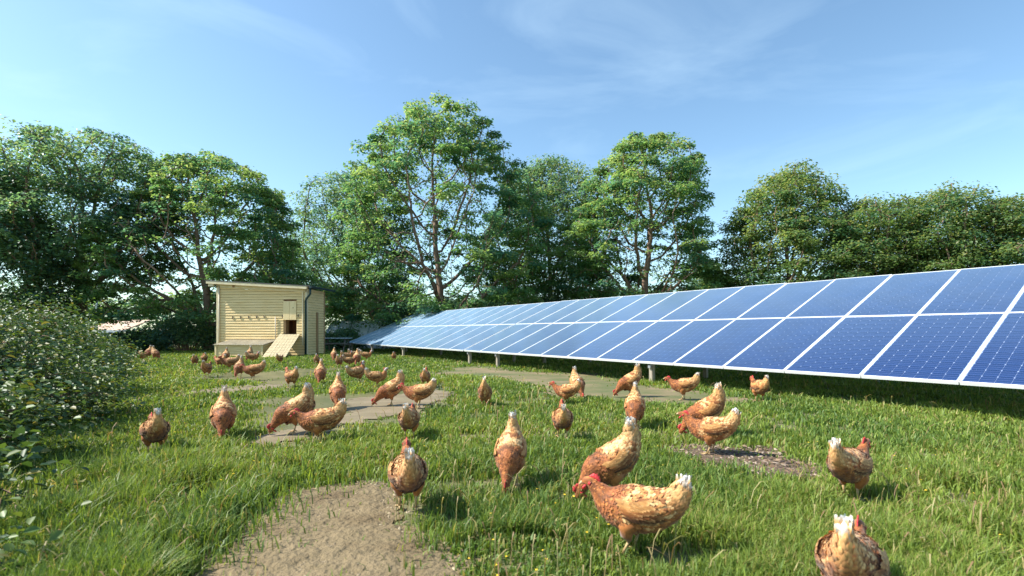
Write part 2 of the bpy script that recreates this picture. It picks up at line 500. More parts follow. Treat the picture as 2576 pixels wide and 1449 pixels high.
# small loose pieces lying on the soil: clods, wood chips
def scatter_lumps(name, key, n_, smin, smax, flat, mat, pal, zoff=0.012, seed=1):
    r_ = np.random.default_rng(seed)
    P = POLY[key]
    lo, hi = P.min(0), P.max(0)
    pts = r_.uniform(lo, hi, (n_ * 4, 2))
    pts = pts[in_patch(key, pts[:, 0], pts[:, 1])][:n_]
    pts = pts + r_.normal(0, 0.05, pts.shape)
    k = len(pts)
    base = np.array([(-1, -0.6, 0), (1, -0.5, 0), (0.9, 0.6, 0), (-0.8, 0.55, 0), (-0.6, -0.3, 1), (0.55, -0.35, 0.85), (0.5, 0.3, 1), (-0.5, 0.35, 0.8)], dtype=float)
    s = r_.uniform(smin, smax, k) * r_.uniform(0.5, 1, k)
    ang = r_.uniform(0, 2 * np.pi, k)
    V = base[None] * s[:, None, None] * r_.uniform(0.7, 1.3, (k, 8, 3))
    V[:, :, 1] *= r_.uniform(0.3, 0.9, (k, 1))
    V[:, :, 2] *= flat
    ca, sa = np.cos(ang)[:, None], np.sin(ang)[:, None]
    X = V[:, :, 0] * ca - V[:, :, 1] * sa; Yv = V[:, :, 0] * sa + V[:, :, 1] * ca
    V[:, :, 2] += V[:, :, 0] * r_.uniform(-0.3, 0.3, (k, 1))
    V[:, :, 0] = X + pts[:, :1]; V[:, :, 1] = Yv + pts[:, 1:]; V[:, :, 2] += zoff
    q = np.array([(4, 5, 6, 7), (0, 1, 5, 4), (1, 2, 6, 5), (2, 3, 7, 6), (3, 0, 4, 7)])
    Fc = (q[None] + (np.arange(k) * 8)[:, None, None]).reshape(-1, 4)
    pal = np.array(pal)
    c = pal[r_.integers(0, len(pal), k)] * r_.uniform(0.75, 1.2, (k, 1))
    me = np_mesh(name, V.reshape(-1, 3), Fc, mat, cols=np.repeat(c, 8, 0))
    return tag(link(name, me), kind='stuff')


m, n, l, bs = new_mat('loose pieces')
at = n.new('ShaderNodeAttribute'); at.attribute_name = 'Col'
l.new(at.outputs['Color'], bs.inputs['Base Color']); bs.inputs['Roughness'].default_value = 0.9
M_loose = m
tag(scatter_lumps('wood_chips', 'chips', 1700, 0.008, 0.036, 0.22, M_loose, [(0.19, 0.125, 0.075), (0.25, 0.17, 0.105), (0.10, 0.065, 0.042), (0.06, 0.042, 0.034), (0.36, 0.28, 0.21), (0.16, 0.095, 0.052), (0.12, 0.08, 0.05)], 0.016, 2),
    'brown wood chips littering the dark soil patch under two hens', 'wood chips')
tag(scatter_lumps('soil_clods', 'earth', 1500, 0.004, 0.016, 0.5, M_loose, [(0.27, 0.21, 0.13), (0.33, 0.27, 0.17), (0.20, 0.15, 0.09)], 0.014, 3),
    'small crumbs of dry soil on the bare earth in the foreground', 'soil')

# ------------------------------------------------------------------ chicken coop
def build_coop():
    root = empty('chicken_coop', (-11.25, 22.5, 0))
    root.rotation_euler[2] = math.radians(-6)
    tag(root, 'pale yellow timber chicken coop with mono pitch roof and plank ramp', 'chicken coop')

    def part(name, mesh, parent=root):
        o = link(name, mesh, parent)
        return o
    L, R, D = -2.13, 2.14, 1.6        # local x of the corners, depth
    zl, zr = 3.22, 3.02                # wall top left / right

    def ztop(x): return zl + (zr - zl) * (x - L) / (R - L)
    door = (1.035, 1.655, 0.97, 2.43)  # pop hole and its shutter: x0 x1 z0 z1
    ob = MB().box((L + 0.06, 0.05, 0.02), (door[0] - 0.02, D - 0.06, 2.95)).box((door[1] + 0.02, 0.05, 0.02), (R - 0.06, D - 0.06, 2.95)).box((door[0] - 0.02, 0.05, 0.02), (door[1] + 0.02, D - 0.06, 0.95)).box((door[0] - 0.02, 0.05, 1.62), (door[1] + 0.02, D - 0.06, 2.95))
    part('core_wall', ob.mesh('core_wall', M_inside))
    part('inner_partition', MB().box((door[0] + 0.02, 0.7, 0.95), (door[1] + 0.1, 0.74, 1.7)).mesh('inner_partition', M_inside))
    part('door_jamb', MB().box((door[0] - 0.03, 0.0, 0.97), (door[0] + 0.09, 0.3, 1.6)).mesh('door_jamb', M_browntrim))
    # lapped boards, each a piece of its own
    bh = 0.118
    nb = int(3.25 / bh)
    r_ = random.Random(3)

    def board_front(x0, x1, z0):
        z1a = min(z0 + bh - 0.013, ztop(x0)); z1b = min(z0 + bh - 0.013, ztop(x1))
        if z1a - z0 < 0.03 or z1b - z0 < 0.0: return
        z1b = max(z1b, z0 + 0.004)
        j = r_.uniform(-0.002, 0.002)
        p = [(x0, -0.022 + j, z0), (x1, -0.022 + j, z0), (x1, 0.046, z0), (x0, 0.046, z0),
             (x0, -0.004 + j, z1a), (x1, -0.004 + j, z1b), (x1, 0.046, z1b), (x0, 0.046, z1a)]
        part('siding_board', MB().hexa(p).mesh('siding_board', M_paint))
    for i in range(nb + 1):
        z0 = 0.03 + i * bh
        zc = z0 + bh / 2
        if door[2] - 0.03 < zc < door[3] + 0.02:
            board_front(L + 0.05, door[0] - 0.002, z0); board_front(door[1] + 0.002, R - 0.05, z0)
        else:
            board_front(L + 0.05, R - 0.05, z0)
    for i in range(25):
        z0 = 0.03 + i * bh
        p = [(R + 0.02, 0.05, z0), (R + 0.02, D - 0.05, z0), (R - 0.046, D - 0.05, z0), (R - 0.046, 0.05, z0),
             (R + 0.002, 0.05, z0 + bh - 0.013), (R + 0.002, D - 0.05, z0 + bh - 0.013), (R - 0.046, D - 0.05, z0 + bh - 0.013), (R - 0.046, 0.05, z0 + bh - 0.013)]
        part('siding_board', MB().hexa(p).mesh('siding_board', M_paint))
    # left side and back: far from view, one board each row
    for i in range(26):
        z0 = 0.03 + i * bh
        part('siding_board', MB().box((L - 0.02, 0.05, z0), (L + 0.045, D - 0.05, z0 + bh - 0.006)).mesh('siding_board', M_paint))
    # corner posts
    for (x, y, h_) in ((L, -0.03, zl - 0.02), (R - 0.06, -0.03, zr - 0.02), (R - 0.05, D - 0.06, zr - 0.06), (L, D - 0.06, zl - 0.05)):
        mt = M_browntrim if (x > 0 and y > 1) else M_trim
        part('corner_post', MB().box((x - 0.03, y - 0.012, 0.0), (x + 0.075, y + 0.1, h_)).mesh('corner_post', mt, 0.006))
    # roof and fascia
    x0, x1 = L - 0.36, R + 0.30
    z0, z1 = zl + 0.13, zr + 0.03

    def slab(xa, xb, ya, yb, t0, t1):
        za = z0 + (z1 - z0) * (xa - x0) / (x1 - x0); zb = z0 + (z1 - z0) * (xb - x0) / (x1 - x0)
        return [(xa, ya, za + t0), (xb, ya, zb + t0), (xb, yb, zb + t0), (xa, yb, za + t0), (xa, ya, za + t1), (xb, ya, zb + t1), (xb, yb, zb + t1), (xa, yb, za + t1)]
    part('roof', MB().hexa(slab(x0, x1, -0.30, D + 0.35, 0.0, 0.035)).mesh('roof', M_roof))
    part('fascia', MB().hexa(slab(x0 + 0.01, x1 - 0.17, -0.29, -0.255, -0.125, -0.003)).mesh('fascia', M_trim, 0.004))
    part('fascia', MB().hexa(slab(x0 + 0.012, x0 + 0.045, -0.25, D + 0.33, -0.125, -0.003)).mesh('fascia', M_trim, 0.004))
    part('soffit', MB().hexa(slab(x0 + 0.05, x1 - 0.14, -0.25, -0.005, -0.05, -0.012)).mesh('soffit', M_trim))
    part('frieze', MB().hexa(slab(L - 0.02, R + 0.03, -0.042, 0.02, -0.25, -0.014)).mesh('frieze', M_trim))
    part('rafter_end', MB().box((L - 0.28, -0.24, zl - 0.12), (L - 0.04, -0.18, zl + 0.05)).mesh('rafter_end', M_trim, 0.004))
    part('wall_bracket', MB().box((L + 0.78, -0.10, zl - 0.16), (L + 0.85, -0.03, zl - 0.03)).mesh('wall_bracket', M_browntrim, 0.004))
    # gutter along the low eave, half round, and its downpipe
    gz = zr - 0.0
    gv = MB()
    for s in range(9):
        a = math.pi + math.pi * s / 8
        for y in (-0.33, D + 0.38):
            gv.v.append((x1 + 0.035 + 0.065 * math.cos(a), y, gz + 0.02 + 0.065 * math.sin(a)))
    for s in range(8):
        gv.f.append((2 * s, 2 * s + 1, 2 * s + 3, 2 * s + 2))
    gv.f.append(tuple(2 * s for s in range(9))); gv.f.append(tuple(2 * s + 1 for s in reversed(range(9))))
    gv.box((x1 - 0.035, -0.33, gz + 0.012), (x1 + 0.105, D + 0.38, gz + 0.03))
    gut = part('gutter', gv.mesh('gutter', M_gutter))
    part('downpipe', MB().tube([(x1 - 0.06, -0.18, gz - 0.04), (x1 - 0.06, -0.18, gz - 0.28), (x1 - 0.12, -0.16, gz - 0.36), (R + 0.02, -0.1, gz - 0.5), (R - 0.02, -0.085, gz - 0.6), (R - 0.02, -0.085, 0.02)], 0.048, 10).mesh('downpipe', M_gutter, smooth=True))
    # pop hole shutter of two boards, with rails and the bolt
    sh = part('shutter', MB().box((door[0] + 0.004, -0.018, 1.585), (door[1] - 0.004, -0.004, door[3])).mesh('shutter', M_paint2))
    mid = door[0] + 0.30
    part('shutter_board', MB().box((door[0] + 0.006, -0.045, 1.59), (mid - 0.005, -0.019, door[3] - 0.004)).mesh('shutter_board', M_paint2, 0.003), sh)
    part('shutter_board', MB().box((mid + 0.005, -0.045, 1.59), (door[1] - 0.006, -0.019, door[3] - 0.004)).mesh('shutter_board', M_paint2, 0.003), sh)
    part('bolt', MB().box((mid + 0.16, -0.06, 2.11), (mid + 0.19, -0.046, 2.14)).mesh('bolt', M_dark), sh)
    part('door_sill', MB().box((door[0] - 0.01, -0.08, 0.935), (door[1] + 0.03, 0.02, 0.965)).mesh('door_sill', M_dark))
    # vent slots: a dark recess with a raised rim
    for zx, zz in ((657, 725), (785, 723), (918, 720), (1047, 717), (1170, 712), (1465, 703), (1720, 697)):
        u = (750 + zx * 650 / 2479) / 1.5901; v = (1080 + zz * 380 / 1449) / 1.5901
        x = px(u, 22.45) + 11.25; z = pz(v, 22.45)
        sl = part('vent_slot', MB().box((x - 0.026, -0.034, z - 0.062), (x + 0.026, -0.005, z + 0.062)).mesh('vent_slot', M_dark))
        part('slot_lip', MB().box((x + 0.026, -0.042, z - 0.062), (x + 0.036, -0.004, z + 0.062)).mesh('slot_lip', M_trim), sl)
    # conduits
    part('conduit', MB().tube([(L + 0.11, -0.055, 0.55), (L + 0.11, -0.055, 3.16)], 0.022, 8).mesh('conduit', M_conduit, smooth=True))
    part('conduit', MB().tube([(px((750 + 1355 * .2622) / 1.59, 22.45) + 11.25, -0.05, 0.55), (px((750 + 1355 * .2622) / 1.59, 22.45) + 11.25, -0.05, 1.72)], 0.018, 8).mesh('conduit', M_conduit, smooth=True))
    xb = px((750 + 1790 * .2622) / 1.59, 22.45) + 11.25
    part('batten', MB().box((xb - 0.03, -0.055, 0.45), (xb + 0.03, -0.015, 2.98)).mesh('batten', M_trim, 0.004))
    part('side_post', MB().box((R + 0.02, 0.78, 0.02), (R + 0.075, 0.90, 1.95)).mesh('side_post', M_browntrim, 0.005))
    # nest box with a corrugated lid
    bx0, bx1, by = px(541, 21.35) + 11.25, px(670, 21.35) + 11.25, -1.12
    nbx = part('nest_box', MB().box((bx0 + 0.03, by + 0.03, 0.01), (bx1 - 0.03, -0.03, 0.47)).mesh('nest_box', M_paint))
    for i in range(5):
        z0b = 0.02 + i * 0.097
        part('box_board', MB().hexa([(bx0, by - 0.004, z0b), (bx1, by - 0.004, z0b), (bx1, by + 0.028, z0b), (bx0, by + 0.028, z0b),
                                     (bx0, by + 0.012, z0b + 0.084), (bx1, by + 0.012, z0b + 0.084), (bx1, by + 0.028, z0b + 0.084), (bx0, by + 0.028, z0b + 0.084)]).mesh('box_board', M_paint), nbx)
        part('box_board', MB().hexa([(bx1 + 0.004, by + 0.03, z0b), (bx1 + 0.004, -0.03, z0b), (bx1 - 0.028, -0.03, z0b), (bx1 - 0.028, by + 0.03, z0b),
                                     (bx1 - 0.012, by + 0.03, z0b + 0.084), (bx1 - 0.012, -0.03, z0b + 0.084), (bx1 - 0.028, -0.03, z0b + 0.084), (bx1 - 0.028, by + 0.03, z0b + 0.084)]).mesh('box_board', M_paint), nbx)
    for x in (bx0 + 0.015, bx1 - 0.055):
        part('box_corner', MB().box((x - 0.02, by - 0.022, 0.0), (x + 0.06, by - 0.006, 0.5)).mesh('box_corner', M_paint2), nbx)
    lid = MB()
    nc = 60
    for i in range(nc + 1):
        x = bx0 - 0.05 + (bx1 - bx0 + 0.1) * i / nc
        w = 0.012 * math.sin(i * math.pi / 1.5)
        lid.v += [(x, by - 0.08, 0.505 + w), (x, -0.035, 0.70 + w), (x, by - 0.08, 0.487 + w), (x, -0.035, 0.682 + w)]
    for i in range(nc):
        a = 4 * i
        lid.f += [(a, a + 4, a + 5, a + 1), (a + 2, a + 3, a + 7, a + 6), (a, a + 2, a + 6, a + 4), (a + 1, a + 5, a + 7, a + 3)]
    part('box_lid', lid.mesh('box_lid', M_lid), nbx)
    part('box_end', MB().hexa([(bx1 - 0.03, by - 0.04, 0.47), (bx1 + 0.01, by - 0.04, 0.47), (bx1 + 0.01, -0.04, 0.47), (bx1 - 0.03, -0.04, 0.47),
                               (bx1 - 0.03, by - 0.04, 0.475), (bx1 + 0.01, by - 0.04, 0.475), (bx1 + 0.01, -0.04, 0.665), (bx1 - 0.03, -0.04, 0.665)]).mesh('box_end', M_paint), nbx)
    # ramp of seven planks with small treads
    ta, tb = Vector((0.88, -0.04, 0.955)), Vector((1.83, -0.04, 0.955))
    ba, bb = Vector((px(677, 20.35) + 11.25, -2.15, 0.03)), Vector((px(739, 20.35) + 11.25, -2.15, 0.03))
    nrm = (tb - ta).cross(ba - ta).normalized()
    if nrm.z < 0: nrm = -nrm
    rm = part('ramp', MB().hexa([tuple(p - 0.05 * nrm) for p in (ba.lerp(bb, .03), ba.lerp(bb, .97), tb.lerp(ta, .03), tb.lerp(ta, .97))] + [tuple(p - 0.022 * nrm) for p in (ba.lerp(bb, .03), ba.lerp(bb, .97), tb.lerp(ta, .03), tb.lerp(ta, .97))]).mesh('ramp', M_ramp))
    npk = 7
    for i in range(npk):
        f0, f1 = i / npk + 0.006, (i + 1) / npk - 0.006
        q = [ba.lerp(bb, f0), ba.lerp(bb, f1), ta.lerp(tb, f1), ta.lerp(tb, f0)]
        off = r_.uniform(-0.003, 0.003)
        part('ramp_plank', MB().hexa([tuple(p - 0.021 * nrm) for p in q] + [tuple(p + (0.004 + off) * nrm) for p in q]).mesh('ramp_plank', M_ramp), rm)
    for i in range(14):
        f = (i + 0.7) / 14.6
        a0, b0 = ba.lerp(ta, f), bb.lerp(tb, f)
        a1, b1 = ba.lerp(ta, f + 0.008), bb.lerp(tb, f + 0.008)
        q = [a0.lerp(b0, .02), a0.lerp(b0, .98), a1.lerp(b1, .98), a1.lerp(b1, .02)]
        part('ramp_tread', MB().hexa([tuple(p + 0.0075 * nrm) for p in q] + [tuple(p + 0.016 * nrm) for p in q]).mesh('ramp_tread', M_ramp), rm)
    return root


build_coop()

# ------------------------------------------------------------------ solar array
W = 1.05
S_, C_ = 0.5554, 0.8316
d_ = Vector((-S_, C_, 0)); n_ = Vector((C_, S_, 0))
L_b, z_low = 7.858, 0.45
tilt = math.radians(23.0)
t_ = Vector((n_.x * math.cos(tilt), n_.y * math.cos(tilt), math.sin(tilt)))
nz_ = (-d_).cross(t_)
S0 = 2.033          # distance along the row of the joint where the photo shows it
PITCH_V = 2.2585
arr_origin = n_ * L_b + d_ * (S0 - 3 * W)
arr_origin.z = z_low
array = empty('solar_array', (arr_origin.x, arr_origin.y, 0))
tag(array, 'long tilted array of blue solar panels on timber posts, running along the right', 'solar array')
PW, PH, FT, FW = 1.037, 2.242, 0.045, 0.0135
NCU, NCV = 7, 13


def cells_geo(i0, i1, j0, j1, local=False):
    mu0, mu1, mv = 0.019, 0.026, 0.020
    cw = (PW - mu0 - mu1) / NCU; ch = (PH - 2 * mv) / NCV
    gap = 0.0036; cut = 0.0085
    V, Fc, UV = [], [], []
    for i in range(i0, i1):
        for j in range(j0, j1):
            x0, x1 = mu0 + i * cw + gap / 2, mu0 + (i + 1) * cw - gap / 2
            y0, y1 = mv + j * ch + gap / 2, mv + (j + 1) * ch - gap / 2
            P = [(x0 + cut, y0), (x1 - cut, y0), (x1, y0 + cut), (x1, y1 - cut), (x1 - cut, y1), (x0 + cut, y1), (x0, y1 - cut), (x0, y0 + cut)]
            cx, cy = ((x0 + x1) / 2, (y0 + y1) / 2) if local else (0, 0)
            b = len(V)
            V += [(p[0] - cx, p[1] - cy, 0.0) for p in P]
            UV += [((p[0] - x0) / (x1 - x0), (p[1] - y0) / (y1 - y0)) for p in P]
            Fc.append([b + k for k in range(8)])
    return V, Fc, UV


V, Fc, UV = cells_geo(0, NCU, 0, NCV)
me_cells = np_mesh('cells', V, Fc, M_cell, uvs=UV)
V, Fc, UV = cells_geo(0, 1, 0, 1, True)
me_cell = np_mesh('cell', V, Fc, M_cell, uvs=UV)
fm = MB().box((0, 0, -FT), (PW, FW, 0)).box((0, PH - FW, -FT), (PW, PH, 0)).box((0, FW, -FT), (FW, PH - FW, 0)).box((PW - FW, FW, -FT), (PW, PH - FW, 0))
me_frame = fm.mesh('frame', M_alu)
bm_ = MB().box((FW - 0.001, FW - 0.001, -0.014), (PW - FW + 0.001, PH - FW + 0.001, -0.0065))
me_back = bm_.mesh('solar_panel', M_back)
basis = Matrix(((-d_.x, t_.x, nz_.x, 0), (-d_.y, t_.y, nz_.y, 0), (-d_.z, t_.z, nz_.z, 0), (0, 0, 0, 1)))
NK = 28
for k in range(NK):
    kk = k - 3
    extra = 0.06 if kk >= 12 else 0.0
    for row in range(2):
        o = link('solar_panel', me_back, array)
        p = d_ * ((k + 1) * W - (W - PW) / 2 + extra) + t_ * (row * PITCH_V) + Vector((0, 0, z_low))
        j = random.uniform(-0.0025, 0.0025)
        o.matrix_local = Matrix.Translation(p) @ basis @ Matrix.Rotation(j, 4, 'X') @ Matrix.Rotation(random.uniform(-0.002, 0.002), 4, 'Y')
        link('frame', me_frame, o)
        if row == 0 and kk in (-1, 0, 1):
            mu0, mu1, mv = 0.019, 0.026, 0.020
            cw = (PW - mu0 - mu1) / NCU; ch = (PH - 2 * mv) / NCV
            for a in range(NCU):
                for b_ in range(NCV):
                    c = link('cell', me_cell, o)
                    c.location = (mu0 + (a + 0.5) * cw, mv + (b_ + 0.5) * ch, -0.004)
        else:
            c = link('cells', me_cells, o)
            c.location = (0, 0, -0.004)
            c['kind'] = 'stuff'
# purlins and posts underneath
LEN = NK * W


def along(s, u, z):      # s along the row from the origin, u up the slope horizontally
    p = d_ * s + n_ * u
    return (p.x, p.y, z)


for q in (0.16, 1.05, 2.12, 2.5, 3.4, 4.3):
    u = q * math.cos(tilt); z = z_low + q * math.sin(tilt) - FT - 0.03
    a0, a1 = Vector(along(0.1, u, z)), Vector(along(LEN - 0.1, u, z))
    sdir = n_ * 0.03
    up = Vector((0, 0, 0.022))
    me = MB().hexa([tuple(a0 - sdir - up), tuple(a0 + sdir - up), tuple(a1 + sdir - up), tuple(a1 - sdir - up), tuple(a0 - sdir + up), tuple(a0 + sdir + up), tuple(a1 + sdir + up), tuple(a1 - sdir + up)]).mesh('purlin', M_steel)
    link('purlin', me, array)
for kp in (-1.3, 4.6, 10.2, 11.85, 17.4, 21.3, 24.6):
    s = (kp + 3) * W
    for (u, w) in ((0.14, 0.044), (1.9, 0.042), (3.85, 0.044)):
        zt = z_low + u * math.tan(tilt) - 0.10
        a = Vector(along(s, u, 0))
        ex, ey = d_ * w, n_ * w
        pts = [a - ex - ey, a - ex + ey, a + ex + ey, a + ex - ey]
        me = MB().hexa([(p.x, p.y, -0.1) for p in pts] + [(p.x, p.y, zt) for p in pts]).mesh('post', M_post, 0.006)
        link('post', me, array)
    a0, a1 = Vector(along(s, 0.05, z_low + 0.05 * math.tan(tilt) - 0.12)), Vector(along(s, 4.1, z_low + 4.1 * math.tan(tilt) - 0.12))
    sd = d_ * 0.03; up = Vector((0, 0, 0.03))
    me = MB().hexa([tuple(a0 - sd - up), tuple(a0 + sd - up), tuple(a1 + sd - up), tuple(a1 - sd - up), tuple(a0 - sd + up), tuple(a0 + sd + up), tuple(a1 + sd + up), tuple(a1 - sd + up)]).mesh('rafter', M_steel)
    link('rafter', me, array)

# ------------------------------------------------------------------ foliage
def leaves_mesh(name, C, N_, D_, L, Wd, col, mat, fold=0.25, rounded=False):
    """C centres(base), N_ normals, D_ directions, L lengths, Wd half widths"""
    k = len(C)
    D_ = D_ / (np.linalg.norm(D_, axis=1, keepdims=True) + 1e-9)
    Sd = np.cross(D_, N_); Sd /= (np.linalg.norm(Sd, axis=1, keepdims=True) + 1e-9)
    Nn = np.cross(Sd, D_)
    Lc, Wc = L[:, None], Wd[:, None]
    if not rounded:
        V = np.stack([C, C + D_ * Lc * 0.45 + Sd * Wc + Nn * Wc * fold, C + D_ * Lc - Nn * Lc * 0.12, C + D_ * Lc * 0.45 - Sd * Wc + Nn * Wc * fold], 1)
        q = np.array([[0, 1, 2], [0, 2, 3]]); nv = 4
    else:
        V = np.stack([C, C + D_ * Lc * 0.28 + Sd * Wc * 0.85 + Nn * Wc * fold, C + D_ * Lc * 0.68 + Sd * Wc * 0.85 + Nn * Wc * fold * 0.6, C + D_ * Lc - Nn * Lc * 0.15,
                      C + D_ * Lc * 0.68 - Sd * Wc * 0.85 + Nn * Wc * fold * 0.6, C + D_ * Lc * 0.28 - Sd * Wc * 0.85 + Nn * Wc * fold], 1)
        q = np.array([[0, 1, 2], [0, 2, 3], [0, 3, 4], [0, 4, 5]]); nv = 6
    Fc = (q[None] + (np.arange(k) * nv)[:, None, None]).reshape(-1, 3)
    return np_mesh(name, V.reshape(-1, 3), Fc, mat, cols=np.repeat(col, nv, 0))


def grow(att, base, fork, step, kill, r_, iters=140, infl=1e9):
    """space colonisation; returns positions, parents"""
    pos = [np.array(base, float)]; par = [-1]
    z = base[2]
    p = np.array(base, float)
    while p[2] < fork:
        p = p + np.array([r_.normal(0, 0.05), r_.normal(0, 0.05), 1.0]) * step
        par.append(len(pos) - 1); pos.append(p.copy())
    P = np.array(pos)
    alive = np.ones(len(att), bool)
    D = np.linalg.norm(att[:, None] - P[None], axis=2)
    near = D.argmin(1); nd = D.min(1)
    alive &= nd > kill
    for _ in range(iters):
        ai = np.where(alive & (nd < infl))[0]
        if not len(ai): break
        v = att[ai] - P[near[ai]]; v /= np.linalg.norm(v, axis=1, keepdims=True) + 1e-9
        acc = np.zeros((len(P), 3)); cnt = np.zeros(len(P))
        np.add.at(acc, near[ai], v); np.add.at(cnt, near[ai], 1)
        g_ = np.where(cnt > 0)[0]
        dirs = acc[g_] / cnt[g_][:, None]
        dirs += r_.normal(0, 0.10, dirs.shape)
        dirs[:, 2] += 0.04
        dirs /= np.linalg.norm(dirs, axis=1, keepdims=True) + 1e-9
        newp = P[g_] + dirs * step
        st = len(P)
        P = np.vstack([P, newp]); par += list(g_)
        dn = np.linalg.norm(att[:, None] - newp[None], axis=2)
        m_ = dn.min(1); am = dn.argmin(1) + st
        up_ = m_ < nd
        near = np.where(up_, am, near); nd = np.where(up_, m_, nd)
        alive &= nd > kill
    return P, np.array(par)


def skeleton_mesh(name, P, par, rtip, expo, rmax, mat, rmin_draw=0.0, ns=6):
    n0 = len(P)
    ch = np.zeros(n0); rr = np.zeros(n0)
    for i in range(n0 - 1, 0, -1):
        r0 = rr[i] ** (1 / expo) if rr[i] > 0 else rtip
        rr[i] = r0
        rr[par[i]] += r0 ** expo
    rr[0] = rr[0] ** (1 / expo)
    rr *= min(1.0, rmax / rr[0]) if rr[0] > rmax else 1.0
    rr = np.maximum(rr, rtip)
    rr[0] *= 1.35
    e = np.arange(1, n0); a = P[par[e]]; b = P[e]
    ra = np.minimum(rr[par[e]], rr[e] * 1.35); rb = rr[e]
    t = b - a; t /= np.linalg.norm(t, axis=1, keepdims=True) + 1e-9
    ref = np.tile(np.array([[0.31, 0.17, 0.05]]), (len(e), 1)); ref[np.abs(t[:, 2]) < 0.5] = (0, 0, 1)
    s1 = np.cross(t, ref); s1 /= np.linalg.norm(s1, axis=1, keepdims=True) + 1e-9
    s2 = np.cross(t, s1)
    an = 2 * np.pi * np.arange(ns) / ns
    ring = np.cos(an)[None, :, None] * s1[:, None] + np.sin(an)[None, :, None] * s2[:, None]
    V = np.concatenate([a[:, None] - t[:, None] * ra[:, None, None] * 0.3 + ring * ra[:, None, None], b[:, None] + ring * rb[:, None, None]], 1)
    q = np.array([[k, (k + 1) % ns, ns + (k + 1) % ns, ns + k] for k in range(ns)])
    Fc = (q[None] + (np.arange(len(e)) * 2 * ns)[:, None, None]).reshape(-1, 4)
    return np_mesh(name, V.reshape(-1, 3), Fc, mat, smooth=True), rr


PAL = {
    'maple': [(0.089, 0.190, 0.085), (0.119, 0.232, 0.093), (0.160, 0.258, 0.098), (0.076, 0.188, 0.134), (0.223, 0.278, 0.128)],
    'dark': [(0.085, 0.165, 0.098), (0.107, 0.205, 0.100), (0.143, 0.235, 0.100), (0.083, 0.180, 0.165), (0.204, 0.260, 0.116)],
    'olive': [(0.089, 0.165, 0.067), (0.119, 0.200, 0.071), (0.157, 0.225, 0.081), (0.066, 0.150, 0.081), (0.225, 0.255, 0.110)],
    'bramble': [(0.055, 0.110, 0.028), (0.080, 0.140, 0.032), (0.115, 0.165, 0.036), (0.048, 0.095, 0.036), (0.19, 0.18, 0.05)],
}


